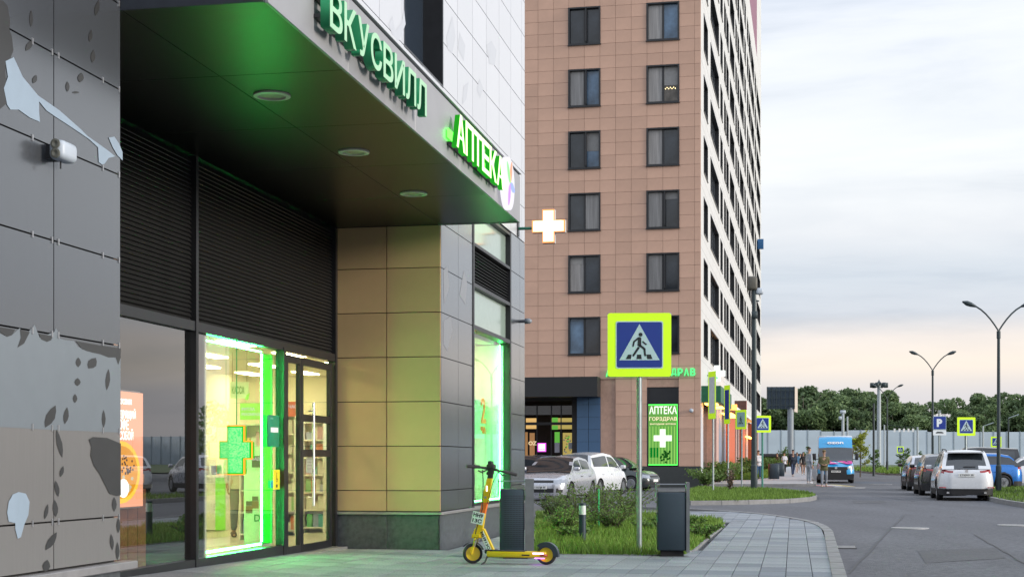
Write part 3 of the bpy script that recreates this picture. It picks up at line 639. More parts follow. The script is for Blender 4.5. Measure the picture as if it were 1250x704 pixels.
# cross on its bracket
cr = bsign('cross_sign', 'bright white pharmacy cross with an orange rim on a bracket beside the canopy end', 'sign')
Yc = 27.5; c = B.l(at(669.5, 276, Yc)); s_ = 41/F*Yc; a = s_/2; b = s_/5.4
def crossring(a, b): return [(-b, -a), (b, -a), (b, -b), (a, -b), (a, b), (b, b), (b, a), (-b, a), (-b, b), (-a, b), (-a, -b), (-b, -b)]
MB().prism([(c.x+p, c.y, c.z+q) for p, q in crossring(a, b)], (0, .14, 0)).obj('box', mat('cross casing', (.5, .45, .4), .4), cr)
MB().prism([(c.x+p, c.y-.012, c.z+q) for p, q in crossring(a*.985, b*.96)], (0, .008, 0)).obj('rim', emis('orange rim', (1, .30, .08), 1.6), cr)
MB().prism([(c.x+p, c.y-.02, c.z+q) for p, q in crossring(a*.92, b*.84)], (0, .006, 0)).obj('panel', emis('cross white', (.85, 1, .72), 1.35), cr)
dm = MB()
for k in range(17):
    z = c.z-a*.86+k*a*.108; hw = (b if abs(z-c.z) > b*.9 else a)*.8; dm.box(c.x-hw, c.x+hw, c.y-.0225, c.y-.0205, z-.003, z+.003)
stuff(dm.obj('led_rows', emis('led rows', (.55, .95, .5), 1.0), cr))
MB().tube([(0.0, c.y+.07, c.z-.02), (c.x-a*.9, c.y+.07, c.z-.02)], .028, 8).obj('bracket', mat('green bracket', (.02, .16, .10), .5), cr)
bx('wall_plate', M_blk, cr, 0, .02, c.y-.02, c.y+.14, c.z-.16, c.z+.12)
# small wall devices
sn = root('security_light', 'white twin sensor floodlight on the left wall beside the doors', 'security light', B.w(0, 0), B.a)
u = B.U(74, .1); z = B.Z(185, .1, u)
import bmesh
def rbox(name, m, parent, x0, x1, y0, y1, z0, z1, bev, seg=3, smooth=True):
    bm = bmesh.new(); bmesh.ops.create_cube(bm, size=1); dx, dy, dz = x1-x0, y1-y0, z1-z0
    for v in bm.verts: v.co = Vector((v.co.x*dx, v.co.y*dy, v.co.z*dz))
    bmesh.ops.bevel(bm, geom=bm.edges[:], offset=bev, segments=seg, affect='EDGES', profile=.5)
    me = bpy.data.meshes.new(name); bm.to_mesh(me); bm.free(); me.materials.append(m)
    if smooth: smooth_angle(me, 50)
    return put(name, me, parent, ((x0+x1)/2, (y0+y1)/2, (z0+z1)/2))
M_wpl = mat('white plastic', (.42, .47, .53), .4, var=.04)
rbox('body', M_wpl, sn, .05, .17, u-.09, u+.13, z-.068, z+.068, .04, 4)
for dz in (.035, -.03): MB().lathe([(.034, 0), (.034, -.012), (.022, -.014), (0, -.008)], 20, 'y').obj('lens', mat('lens', (.12, .12, .10), .2), sn, (.11, u-.087, z+dz))
bx('bracket', M_blk, sn, 0, .06, u-.02, u+.1, z-.05, z+.05)
MB().tube([(.1, u+.0, z-.07), (.1, u+.0, z-.12)], .006, 6).obj('cable', M_blk, sn)
sn2 = root('camera', 'small round surveillance camera sticking out of the side wall near the far corner', 'camera', B.w(0, 0), B.a)
u = B.U(637, .05); z = B.Z(392, .05, u); MB().lathe([(.03, 0), (.03, .1), (.05, .11), (.05, .2), (.02, .24), (0, .24)], 14, 'x').obj('body', mat('grey plastic', (.2, .22, .25), .4), sn2, (0, u, z), smooth=True)
# ---- behind the left pane: light box poster and counter
pst = bsign('poster_box', 'orange and peach lit poster with white words and a yellow bowl behind the left pane', 'poster')
xn = RX-.25; u0, u1 = B.U(110, xn), B.U(174.5, xn); z0, z1 = B.Z(617, xn, u1), B.Z(480, xn, u1)
bx('panel', emis('poster peach', (.95, .38, .22), 1.5), pst, xn-.04, xn, u0, u1, z0, z1)
bx('frame', M_ledge, pst, xn-.05, xn-.041, u0-.02, u1+.02, z0-.02, z1+.02)
M_pw = emis('poster white', (1, .92, .85), 2.2)
for s, py, h, px in (('ВКУСВИЛЛ', 494, .06, 160), ('БОДРЯЩИЙ', 513, .125, 165), ('КОФЕ', 525, .12, 156.5), ('С СОБОЙ', 537, .12, 162)):
    uu = B.U(px, xn); me, w0 = text_mesh(s, h, .002, .03, 1, M_pw); o = text('lettering', s, M_pw, pst, (xn+.002, uu-w0*.78, B.Z(py, xn, uu)), h, *OUT, depth=.002); o.scale = (.78, 1, 1)
uu = B.U(148, xn); zc = B.Z(576, xn, uu); ry = (B.U(171, xn)-uu)
def ell(cx, cz, a, b, m, x, n=24, name='print'): 
    me = bpy.data.meshes.new(name); me.from_pydata([(0, cx+a*math.cos(t*2*math.pi/n), cz+b*math.sin(t*2*math.pi/n)) for t in range(n)], [], [tuple(range(n))]); me.materials.append(m); return put(name, me, pst, (x, 0, 0))
ell(uu, zc, ry, .33, emis('bowl yellow', (.98, .55, .06), 1.6), xn+.001, name='bowl_print'); ell(uu, zc, ry*.86, .28, emis('bowl amber', (.92, .36, .03), 1.3), xn+.002, name='bowl_print')
for k in range(34):
    a = random.uniform(0, 6.3); r = random.random()**.5; cu, cz = uu+ry*.55*math.cos(a)*r+ry*.2, zc+.08+.1*math.sin(a)*r
    ell(cu, cz, .02, .014, emis('bean', (.13, .05, .03), .5), xn+.003, 6, 'bean_print')
for k in range(9): ell(uu+ry*.35+random.uniform(-.12, .12), zc+random.uniform(-.22, -.05), .035, .02, emis('cream', (1, .85, .6), .9), xn+.003, 7, 'nut_print')
ell(uu+ry*.1, zc-.17, .13, .1, M_pw, xn+.0035, name='cup_print')
ctr = bsign('counter', 'low reddish wood counter under the lit poster in the dark half of the shop', 'counter')
M_rw = mat('reddish wood', (.20, .07, .035), .5, var=.25, scale=3, stretch=(1, 1, 6), emit=(.5, .14, .05), es=.03)  # the wood glows faintly by emission in place of light falling on it
bx('front', M_rw, ctr, xn-.75, xn-.12, B.U(120, xn-.12), B.U(178, xn-.12), .04, .98); bx('top', mat('counter top', (.08, .07, .07), .4), ctr, xn-.8, xn-.08, B.U(120, xn-.08), B.U(186, xn-.08), .985, 1.03)
for k in range(4):
    uu = B.U(132+k*12, xn-.118); bx('groove', M_blk, ctr, xn-.119, xn-.117, uu, uu+.006, .06, .96)
nap = bsign('price_card', 'small orange card standing on the reddish counter', 'card'); uu = B.U(176, xn-.2)
bx('card', emis('card orange', (.75, .28, .06), .5), nap, xn-.22, xn-.21, uu-.1, uu+.02, 1.04, 1.14)
# ---- lit part of the shop
def pat(px, py, Y): return B.l(at(px, py, Y))
M_grn = mat('lime board', (.22, .62, .08), .5, emit=(.22, .65, .06), es=.35); M_shelf = mat('white shelf', (.8, .8, .76), .5)
def pack(parent, x, u, z, h, wd, col):
    key = ('pk', round(h, 2), round(wd, 2), col)
    m = mat('pack %d' % col, [(.75, .75, .72), (.1, .45, .5), (.65, .2, .1), (.75, .6, .15), (.15, .5, .2), (.3, .35, .6), (.6, .35, .45)][col], .5)
    if key not in UB: UB[key] = MB().box(-.05, .05, -wd/2, wd/2, 0, h).mesh('pack', m)
    return put('pack', UB[key], parent, (x, u, z))
def shelf(label, p0, Y, px1, zt, rows, face='front'):
    """a shelf unit that looks towards the windows along -y, standing at depth Y"""
    a = B.l(at(p0, 0, Y)); b = B.l(at(px1, 0, Y)); r = root('shelf_unit', label, 'shelf', B.w(0, 0), B.a); wd = b.x-a.x; u = a.y
    bx('back', M_shelf, r, a.x, b.x, u+.3, u+.32, .03, zt); bx('side', M_shelf, r, a.x, a.x+.02, u, u+.3, .03, zt); bx('side', M_shelf, r, b.x-.02, b.x, u, u+.3, .03, zt)
    dz = (zt-.15)/rows
    for k in range(rows+1):
        z = .12+dz*k; bx('shelf', M_shelf, r, a.x+.02, b.x-.02, u+.005, u+.3, z-.012, z+.012)
        if k < rows:
            x = a.x+.06
            while x < b.x-.07:
                h = random.uniform(.35, .72)*dz; wd2 = random.uniform(.05, .1)
                key = ('pk', round(h, 2), round(wd2, 2)); o = pack(r, x+wd2/2, u+.12, z+.013, round(h, 1)+.03, .1, random.choice([0, 0, 0, 1, 2, 3, 4, 5, 6])); o.rotation_euler = (0, 0, R(90)); x += wd2+.025
    return r
shelf('white shelf of boxes under the lime header in the lit shop', 292, 23.6, 326, 1.9, 5)
sh2 = shelf('white shelf of coloured boxes seen through the narrow door leaf', 344, 25.0, 361, 2.1, 6)
sh3 = shelf('white shelf of boxes seen through the wide door leaf', 369, 26.0, 397, 2.0, 6)
shelf('low shelf of small goods left of the cross display', 256, 27, 273, 1.25, 3)
hb = bsign('header_board', 'lime green board with two white lines of text over the packed shelf', 'sign'); a, b = pat(293, 512, 23.5), pat(324, 492, 23.5)
bx('board', M_grn, hb, a.x, b.x, a.y, a.y+.03, a.z, b.z)
for s, py in (('РИТЛА', 501), ('РЕКОМЕНДУЕТ', 507.5)): q = pat(295, py, 23.49); text('lettering', s, emis('white print', (1, 1, .95), .9), hb, (q.x, a.y-.003, q.z), .05, *FRO, depth=.002)
hb2 = bsign('header_board', 'red board with small print seen behind the door leaves', 'sign'); a, b = pat(350, 508, 25), pat(362, 490, 25)
bx('board', mat('red board', (.6, .09, .04), .5, emit=(.7, .1, .04), es=.3), hb2, a.x-.05, b.x, a.y-.04, a.y-.01, a.z, b.z)
q = pat(351, 498, 24.9); text('lettering', 'ЧАСЫ', MATS['white print'], hb2, (q.x, a.y-.043, q.z), .06, *FRO, depth=.002)
gb = bsign('checkout_counter', 'bright green fronted checkout counter left of the standing man', 'counter'); a, b = pat(263, 646, 26.6), pat(275, 590, 26.6)
bx('front', M_grn, gb, a.x, b.x, a.y, a.y+.05, .05, 1.0); bx('top', M_shelf, gb, a.x-.3, b.x+.1, a.y-.05, a.y+.5, 1.0, 1.04); bx('side', M_shelf, gb, a.x-.3, a.x-.001, a.y+.01, a.y+.5, .05, .998)
ks = bsign('cash_desk_sign', 'hanging pale sign with the word for cash desk and a green leaf', 'sign'); a, b = pat(281, 486, 22.5), pat(305, 466, 22.5)
bx('board', mat('sign pale', (.75, .74, .62), .5), ks, a.x, b.x, a.y, a.y+.02, a.z, b.z); q = pat(283, 480.5, 22.49); text('lettering', 'КАССА', mat('sign green ink', (.02, .2, .05), .6), ks, (q.x, a.y-.003, q.z), .115, *FRO, depth=.002, width=.2)
MB().tube([(a.x+.03, a.y+.01, b.z), (a.x+.03, a.y+.01, 2.95)], .004, 5).tube([(b.x-.03, a.y+.01, b.z), (b.x-.03, a.y+.01, 2.95)], .004, 5).obj('cord', M_blk, ks)
q = pat(301, 484, 22.4); MB().prism([(q.x-.03, q.y, q.z-.04), (q.x+.02, q.y, q.z-.05), (q.x+.05, q.y, q.z+.06), (q.x, q.y, q.z+.03)], (0, .01, 0)).obj('leaf', M_grn, ks)
lb = bsign('wall_cabinet', 'white cabinet with brown medicine bottle advert at the right of the window', 'cabinet'); a, b = pat(298, 676, 20.8), pat(322, 545, 20.8)
M_cab = mat('cabinet white', (.7, .74, .66), .5); bx('carcass', M_cab, lb, a.x, b.x, a.y, a.y+.35, .03, b.z)
q = pat(308, 560, 20.79); bx('screen', mat('advert dark', (.03, .06, .05), .4), lb, q.x, b.x-.005, a.y-.01, a.y-.002, pat(0, 570, 20.8).z, pat(0, 556, 20.8).z)
q = pat(309, 562, 20.79); text('lettering', 'БАДЫ', MATS['white print'], lb, (q.x, a.y-.013, q.z), .05, *FRO, depth=.002)
q = pat(311, 636, 20.79); text('lettering', 'D', MATS['sign green ink'], lb, (q.x, a.y-.004, q.z), .1, *FRO, depth=.002)
for px, py, h in ((304, 626, .17), (312, 620, .17)):
    q = pat(px, py, 20.78); bt = MB().box(q.x-.05, q.x+.05, a.y-.006, a.y-.003, q.z, q.z+h*.62).obj('bottle_print', mat('amber print', (.2, .07, .02), .4), lb); MB().box(q.x-.045, q.x+.045, a.y-.006, a.y-.003, q.z+h*.64, q.z+h).obj('cap_print', mat('cap print', (.03, .05, .04), .4), lb)
# cross display behind the pane
cd_ = bsign('cross_display', 'boxy green led cross with orange edges hanging just inside the shop window', 'display')
q = pat(287, 549, 17.9); a, b = .31, .115; a2 = .21
def cring(a, h, b): return [(-b, -h), (b, -h), (b, -b), (a, -b), (a, b), (b, b), (b, h), (-b, h), (-b, b), (-a, b), (-a, -b), (-b, -b)]
th = .12
CRP = cring(.20, .29, .10)
MB().prism([(q.x+p, q.y, q.z+r_) for p, r_ in CRP], (0, th, 0)).obj('casing', emis('green side', (.01, .62, .02), .8), cd_)
MB().prism([(q.x+p*1.06, q.y+.02, q.z+r_*1.04) for p, r_ in cring(.20, .29, .108)], (0, .02, 0)).obj('rim', emis('orange rim led', (1, .28, .03), 1.5), cd_)
MB().prism([(q.x+p*.93, q.y-.006, q.z+r_*.95) for p, r_ in cring(.2, .29, .098)], (0, .005, 0)).obj('screen', emis('screen green', (.10, .85, .22), .9), cd_)
dots = MB()
for i in range(-15, 16):
    for j in range(-22, 23):
        x, z = i*.0125, j*.0125
        if (abs(x) < .088 and abs(z) < .27) or (abs(z) < .088 and abs(x) < .18):
            if random.random() < .5: dots.box(q.x+x-.004, q.x+x+.004, q.y-.008, q.y-.0065, q.z+z-.004, q.z+z+.004)
stuff(dots.obj('led_dots', emis('dot', (.5, 1, .35), 1.0), cd_)); MB().tube([(q.x, q.y+.05, q.z+.3), (q.x, q.y+.05, 2.78)], .006, 6).obj('cable', emis('cable green', (.1, .7, .2), .4), cd_)
# things fixed to the glass
xg = RX+.004
bb = bsign('notice_board', 'green notice holder with a white slip on the glass next to the door', 'notice'); u0, u1 = frontU(325), frontU(338)
za, zb2 = B.Z(545, xg, u0), B.Z(506, xg, u0); rbox('board', mat('notice green', (.01, .20, .10), .4, emit=(.0, .3, .12), es=.12), bb, xg, xg+.03, u0, u1, za, zb2, .006, 2)
bx('slip', M_shelf, bb, xg+.031, xg+.033, u0+.07, u1-.05, B.Z(527, xg, u0), B.Z(521, xg, u0)); uu = u0+.06; text('lettering', 'АПТЕКА', mat('mint ink', (.3, .7, .5), .5), bb, (xg+.032, uu, B.Z(511, xg, u0)), .02, *OUT, depth=.001)
ys = bsign('sticker', 'yellow accessibility sticker on the glass left of the door', 'sticker'); u0, u1 = frontU(333.5), frontU(341)
bx('label', mat('yellow print', (.75, .62, .02), .5), ys, xg, xg+.002, u0, u1, B.Z(597, xg, u0), B.Z(573, xg, u0))
zc = B.Z(583, xg, u0); uc = (u0+u1)/2; k = MB(); 
for t in range(14):
    a0, a1 = R(150+t*17), R(150+(t+1)*17); r = .035; k.add([(xg+.0035, uc+r*math.cos(a0), zc-.02+r*math.sin(a0)), (xg+.0035, uc+r*math.cos(a1), zc-.02+r*math.sin(a1)), (xg+.0035, uc+(r-.01)*math.cos(a1), zc-.02+(r-.01)*math.sin(a1)), (xg+.0035, uc+(r-.01)*math.cos(a0), zc-.02+(r-.01)*math.sin(a0))], [(0, 1, 2, 3)])
k.box(xg+.003, xg+.004, uc-.012, uc, zc-.02, zc+.045).box(xg+.003, xg+.004, uc-.012, uc+.03, zc-.022, zc-.012).box(xg+.003, xg+.004, uc-.012, uc+.006, zc+.05, zc+.07).box(xg+.003, xg+.004, uc-.03, uc+.03, zc-.125, zc-.085)
k.obj('symbol', M_blk, ys)
ys2 = bsign('sticker', 'small blue green sticker left of the yellow one', 'sticker'); u0 = frontU(329.5); bx('label', mat('teal print', (.02, .3, .35), .5), ys2, xg, xg+.002, u0, u0+.1, B.Z(595, xg, u0), B.Z(586, xg, u0))
ws = bsign('paper_notice', 'white paper sheet taped inside the wide door leaf', 'notice'); q0, q1 = frontU(377), frontU(387)
bx('sheet', M_shelf, ws, RX-.04, RX-.037, q0, q1, B.Z(577, RX, q0), B.Z(556, RX, q0))
for k_ in range(4): bx('text_line', M_blk, ws, RX-.0365, RX-.036, q0+.04, q1-.05, B.Z(560+k_*4, RX, q0), B.Z(560+k_*4, RX, q0)+.006)
# inside the tall side window
tf = bsign('hours_sign', 'orange red sign with the number 24 inside the tall side window', 'sign'); xs = -.45
M_or = mat('orange red', (.7, .12, .04), .5, emit=(.9, .16, .05), es=.45)
ua, ub = B.U(587, xs), B.U(598, xs)
text('lettering', '24', M_or, tf, (xs, ua, B.Z(516, xs, ua)), .46, *OUT, depth=.01, width=(ub-ua)); text('lettering', 'ЧАСА', M_or, tf, (xs, ua, B.Z(529, xs, ua)), .14, *OUT, depth=.01, width=(ub-ua))
bx('back', mat('frost', (.45, .75, .5), .5), tf, xs-.03, xs-.01, ua-.9, ub+.1, B.Z(535, xs, ua), B.Z(488, xs, ua))
def shelf_u(label, n, u0, u1, zt, rows):
    r = root('shelf_unit', label, 'shelf', B.w(0, 0), B.a)
    bx('back', M_shelf, r, n-.3, n-.28, u0, u1, .03, zt); bx('side', M_shelf, r, n-.28, n, u0, u0+.02, .03, zt); bx('side', M_shelf, r, n-.28, n, u1-.02, u1, .03, zt)
    dz = (zt-.15)/rows
    for k in range(rows+1):
        z = .12+dz*k; bx('shelf', M_shelf, r, n-.28, n-.005, u0+.02, u1-.02, z-.012, z+.012)
        if k < rows:
            y = u0+.07
            while y < u1-.08: o = pack(r, n-.12, y, z+.013, round(random.uniform(.35, .72)*dz, 1)+.03, .1, random.choice([0, 0, 1, 2, 3, 4, 5, 6])); y += .13
    return r
shelf_u('white shelf of bottles and boxes behind the tall side window', -.75, WU0+.1, WU1-.3, 1.9, 5)
# ================================================================= the tower block
M_tcore = mat('tower core', (.03, .028, .028), .8)
M_pink = mat('pink facade tile', (.50, .315, .232), .6, var=.08, scale=1.1, rnd=.06)
M_blue = mat('blue facade tile', (.045, .10, .19), .55, var=.06, scale=2, rnd=.03)
M_tw = mat('white facade', (.56, .555, .54), .55, var=.05, scale=.6)
M_burg = mat('burgundy facade', (.20, .05, .10), .5)
M_wfr = mat('window frame black', (.012, .013, .016), .4)
M_wp = mat('tower pane', (.035, .042, .052), .05, 0, var=.7, scale=.5, spec=.6)  # strong mottling in the pane colour imitates uneven sky reflections
M_wp2 = mat('tower pane curtained', (.22, .21, .205), .25, 0, var=.35, scale=1.2, stretch=(9, 9, .4), spec=.9)
M_tpl = mat('tower plinth', (.03, .035, .036), .6)
tw_ = root('apartment_tower', 'tall apartment tower with a pinkish tiled end and a white long side', 'building', T.w(0, 0), T.a)
TZ = lambda py, n, u: T.Z(py, n, u)
H = 58.0; LEN = 91.5; SILL = 6.57; ST = 3.05; WH = 1.85; GF = 4.75
def tx(px): return T.N(px, 0)
bx('wall_core', M_tcore, tw_, -26, -.45, .26, LEN, 4.4, H); bx('wall_core', M_tcore, tw_, -26, -9.8, .26, LEN, -.5, 4.4)
bx('wall_core', M_tcore, tw_, -6.35+.0, -.45, .26, LEN, -.5, 4.4)
bx('roof', M_tpl, tw_, -26.2, .1, -.1, LEN+.1, H, H+.5)
# --- pink end: tiles
ex = [0.0, -.28]+[-.28-.773*k for k in range(1, 24)]
rz = [SILL+.61*k for k in range(-9, 84)]
blueL, blueR = tx(704), tx(733)
def skip(c, r):           # tile column c, tile row r (rows counted from the lowest window sill)
    if r >= 0 and (r % 5) < 3 and c in (2, 3, 7, 8, 12, 13, 17, 18): return True
    z = SILL+.61*r
    if c in (2, 3) and z < 4.9: return True
    if ex[c+1] < blueR+.05 and z < 4.95: return True
    return False
cand = []
for c in range(0, 23):
    for ri, z in enumerate(rz[:-1]):
        r = ri-9
        if z < 1.0 or skip(c, r): continue
        cand.append((c, r, z))
cand.sort(key=lambda t: (t[2] > 24 or t[0] > 11, t[2] > 22.5, t[0]))
farm = MB(); n_ = 0; LIM = 284
for c, r, z in cand:
    x1, x0 = ex[c], ex[c+1]
    if n_ < LIM and z < 24 and c < 12: slab('facade_tile', M_pink, tw_, x0+.006, x1-.006, 0, .05, z+.006, z+.61-.006); n_ += 1
    elif z < 32 or c < 12: farm.box(x0+.006, x1-.006, 0, .05, z+.006, z+.61-.006)
    else: farm.box(x0+.012, x1-.012, 0, .05, z+.012, z+.598)
stuff(farm.obj('facade_tiles_higher_up', M_pink, tw_))
bx('tile_backing', mat('joint', (.40, .255, .195), .8), tw_, -.28, 0, .052, .26, 1.0, H)
for a, b in ((-1.05, -.28), (-4.92, -2.6), (-8.78, -6.465), (-12.65, -10.33), (-18, -14.2)): bx('tile_backing', MATS['joint'], tw_, a, b, .052, .26, 4.95 if b < blueR+.1 else 1.0, H)
for k in range(-1, 17):
    zt = SILL+ST*k+WH if k >= 0 else 4.95
    if zt < H-1.3:
        bx('tile_backing', MATS['joint'], tw_, -14.2, -.28, .054, .255, zt-.01, SILL+ST*(k+1)+.01)
pl = MB().box(-6.4, .02, -.02, .1, -.6, 1.07).obj('plinth', M_tpl, tw_)
# window units on the end: shared meshes
def winmesh(wd, h, dep, split, lean=False):
    m = MB().box(-wd/2-.03, -wd/2+.05, -.04, dep, 0, h).box(wd/2-.05, wd/2+.03, -.04, dep, 0, h).box(-wd/2+.05, wd/2-.05, -.04, dep, 0, .07).box(-wd/2+.05, wd/2-.05, -.04, dep, h-.07, h)
    for s in split: m.box(-wd/2+s*wd-.05, -wd/2+s*wd+.05, dep-.1, dep-.02, .07, h-.07)
    return m.mesh('window', M_wfr)
wm = winmesh(1.546, WH, .2, (.5,)); pm = MB().box(-.72, -.05, .14, .16, .07, WH-.07).mesh('pane', M_wp); pm2 = MB().box(.05, .72, .14, .16, .07, WH-.07).mesh('pane', M_wp)
pmc = MB().box(-.72, -.05, .14, .16, .07, WH-.07).mesh('pane', M_wp2); pm2c = MB().box(.05, .72, .14, .16, .07, WH-.07).mesh('pane', M_wp2)
rg_ = random.Random(5); PV = [0, 0, 0, 1, 2, 3]
M_wp3 = mat('tower pane painted sky', (.10, .17, .26), .08, 0, var=.6, scale=.8, spec=.6); M_wp4 = mat('tower pane dim room', (.11, .095, .08), .12, 0, var=.6, scale=2, spec=.5); M_blind = mat('blind', (.26, .255, .25), .7)  # the blue panes carry a sky reflection painted into their colour
PML = [pm, pmc]+[MB().box(-.72, -.05, .14, .16, .07, WH-.07).mesh('pane', m) for m in (M_wp3, M_wp4)]; PMR = [pm2, pm2c]+[MB().box(.05, .72, .14, .16, .07, WH-.07).mesh('pane', m) for m in (M_wp3, M_wp4)]
for k in range(0, 16):
    for xc in (-1.826, -5.691, -9.556, -13.42):
        o = put('window', wm, tw_, (xc, 0, SILL+ST*k)); cur = rg_.random() < .35
        m1, m2 = rg_.choice(PV), rg_.choice(PV); m1 = 1 if cur else m1
        put('pane', PML[m1], o); put('pane', PMR[m2], o)
        if rg_.random() < .4: hh = rg_.choice((.35, .6, .9, 1.2)); s_ = rg_.choice((-1, 1)); bx('blind', M_blind, o, min(s_*.06, s_*.71), max(s_*.06, s_*.71), .128, .136, WH-.08-hh, WH-.08)
        if k == 4 and xc == -1.826:
            for q in range(7): bx('lamp', emis('chandelier', (1, .8, .4), 3), o, .1+q*.08, .13+q*.08, .125, .135, .68+.05*(q % 2), .73+.05*(q % 2))
        if rg_.random() < .15: bx('sash', M_wfr, o, .08, .12, -.25, .14, .1, WH-.1)
        bx('sill', M_wfr, o, -.83, .83, -.07, .0, -.04, -.003)
# lamps seen through two panes
# --- white long side
cols_w = [(859, 863.8), (867.3, 877.3), (879.3, 881.9), (883.8, 885.8), (886.6, 889.2), (890.9, 896.2), (897.6, 899.2), (900.1, 902), (903.1, 907.6), (908.6, 910.2), (911.8, 913.3), (914, 916.2), (916.8, 920.2), (921.2, 922.6), (923.5, 927.8)]
wy = [(T.U(a, 0), T.U(b, 0)) for a, b in cols_w]
wy = [(a, min(b, LEN-1)) for a, b in wy]
white = MB(); levels = list(range(-1, 17)); burg = MB()
zlo = GF
y_b0, y_b1 = T.U(914.7, 0), T.U(924, 0)
def wall_rows():
    for k in range(0, 17):
        z0 = SILL+ST*k; z1 = z0+WH; nz0 = z1; nz1 = SILL+ST*(k+1)
        ops = [w_ for w_ in wy]
        if z0 > 37.5: ops = [w_ for w_ in wy if not (w_[1] > 49 and w_[0] < y_b1-.1)]
        y = .262
        for a, b in ops:
            seg(y, a, z0, z1); y = b
        seg(y, LEN, z0, z1); seg(.262, LEN, nz0, min(nz1, H))
        for a, b in ops: yield a, b, z0
def seg(y0, y1, z0, z1):
    if z0 > 41.5 and y1 > y_b0 and y0 < y_b1:
        if y0 < y_b0: white.box(-.3, 0, y0, y_b0, z0, z1)
        burg.box(-.3, 0, max(y0, y_b0), min(y1, y_b1), z0, z1)
        if y1 > y_b1: white.box(-.3, 0, y_b1, y1, z0, z1)
    else: white.box(-.3, 0, y0, y1, z0, z1)
wins = list(wall_rows())
seg(.262, LEN, GF, SILL)
white.obj('white_wall', M_tw, tw_); burg.obj('burgundy_wall', M_burg, tw_)
jm = MB()
for k in range(-1, 17):
    for dz in (.0,): jm.box(.0, .003, 0, LEN, SILL+ST*k+WH+.28, SILL+ST*k+WH+.30) if k >= 0 else None; jm.box(0, .003, 0, LEN, SILL+ST*k+WH+.87, SILL+ST*k+WH+.89)
stuff(jm.obj('wall_joint', mat('thin joint', (.4, .4, .4), .7), tw_))
WM = {}
for a, b, z in wins:
    wd = b-a; key = round(wd, 1); sp = 1 if wd < 1.8 else (2 if wd < 3.5 else 4)
    if key not in WM:
        m = MB().box(-.28, .02, -wd/2, -wd/2+.05, 0, WH).box(-.28, .02, wd/2-.05, wd/2, 0, WH).box(-.28, .02, -wd/2+.05, wd/2-.05, WH-.06, WH).box(-.28, .05, -wd/2+.05, wd/2-.05, -.0, .04)
        for s in range(1, sp): m.box(-.27, -.17, -wd/2+wd*s/sp-.04, -wd/2+wd*s/sp+.04, .04, WH-.06)
        WM[key] = (m.mesh('window', M_wfr), MB().box(-.23, -.21, -wd/2+.05, wd/2-.05, .04, WH-.06).mesh('pane', M_wp))
    o = put('window', WM[key][0], tw_, (0, (a+b)/2, z)); put('pane', WM[key][1], o)
# --- ground floor of the long side
M_gl = mat('dark shop glass', (.03, .045, .05), .07, spec=.9, var=.4, scale=.5); M_orange = mat('orange panel', (.62, .13, .05), .5, rnd=.05); M_pk2 = mat('pinkish pier', (.5, .33, .29), .55); M_bl2 = mat('grey blue pier', (.2, .24, .32), .5)
bx('shop_glass', M_gl, tw_, -.5, -.3, .4, LEN, .5, GF-.2); bx('plinth', M_tpl, tw_, -.3, .05, 0.05, LEN, -.5, .75)
def pier(p0, p1, m, x=.0, z1=GF): bx('pier', m, tw_, -.35, x, T.U(p0, 0), T.U(p1, 0), .75, z1)
pier(855.2, 858.4, mat('light pier', (.5, .52, .56), .5)); pier(869.5, 871.8, M_pk2); pier(874.5, 877.5, M_pk2); pier(877.8, 881, M_bl2); pier(884.5, 886, M_bl2)
for p0, p1 in ((889, 896.5), (906, 908.5), (916.5, 917.6), (922, 923)): pier(p0, p1, M_orange, .05)
for p0, p1 in ((898.5, 899.5), (901.5, 902.5), (911, 913), (919, 920), (925, 926)): pier(p0, p1, M_pk2)
bx('green_window', emis('green lit window', (.05, .6, .28), .8), tw_, -.29, -.27, T.U(859, 0), T.U(862.5, 0), 1.0, GF-.5)
fz = T.Z(471, .9, T.U(880, .9)); bx('canopy', mat('green canopy', (.01, .11, .05), .4), tw_, 0, .95, T.U(866, .4), T.U(893, .95), GF-.55, GF+.25)
bx('canopy', mat('white canopy', (.7, .7, .7), .5), tw_, 0, .6, T.U(896, .6), T.U(921, .6), GF-.1, GF+.1)
for p0, p1, s in ((870, 872.5, 7), (876, 879.5, 9), (889, 898, 7)):
    u0, u1 = T.U(p0, .5), T.U(p1, .5); bx('soffit_lamp', emis('amber lamp', (1, .42, .08), 7), tw_, .1, .7, u0, u1, GF-.62, GF-.56)
bx('soffit_lamp', emis('amber lamp', (1, .42, .08), 7), tw_, .1, .35, T.U(913, .3), T.U(918, .3), 3.3, 3.4)
# --- entrance recess in the pink end
bx('entrance_canopy', mat('dark canopy', (.012, .013, .015), .5), tw_, -12, blueR+.0, -1.1, .3, TZ(484, -7, -1), TZ(460, -7, -1))
for z in [1.07+.61*k for k in range(0, 6)]:
    mx_ = (blueL+blueR)/2
    for a, b in ((blueL, mx_), (mx_, blueR)): slab('facade_tile', M_blue, tw_, a+.01, b-.01, .0, .05, z, z+.598)
bx('pier_core', M_tcore, tw_, blueL, blueR, .05, .3, 0, 4.6); bx('pier_core', M_tcore, tw_, blueR, -6.3+.02, .06, .3, 0, 4.6) if blueR < -6.3 else None
ey = 1.6; bx('recess_ceiling', M_tcore, tw_, -9.8, -6.3, .3, 3, 4.35, 4.45)
bx('back_wall', M_tcore, tw_, -12, -4.5, ey+1.6, ey+1.7, -.5, 4.4); bx('floor', M_tpl, tw_, -12, -4.5, .3, ey+1.6, -.4, .1)
M_warm = emis('warm interior', (1, .62, .22), .6); M_warm2 = emis('yellow interior', (.8, .62, .18), .45); M_gr3 = emis('green strip', (.2, .7, .1), .5)
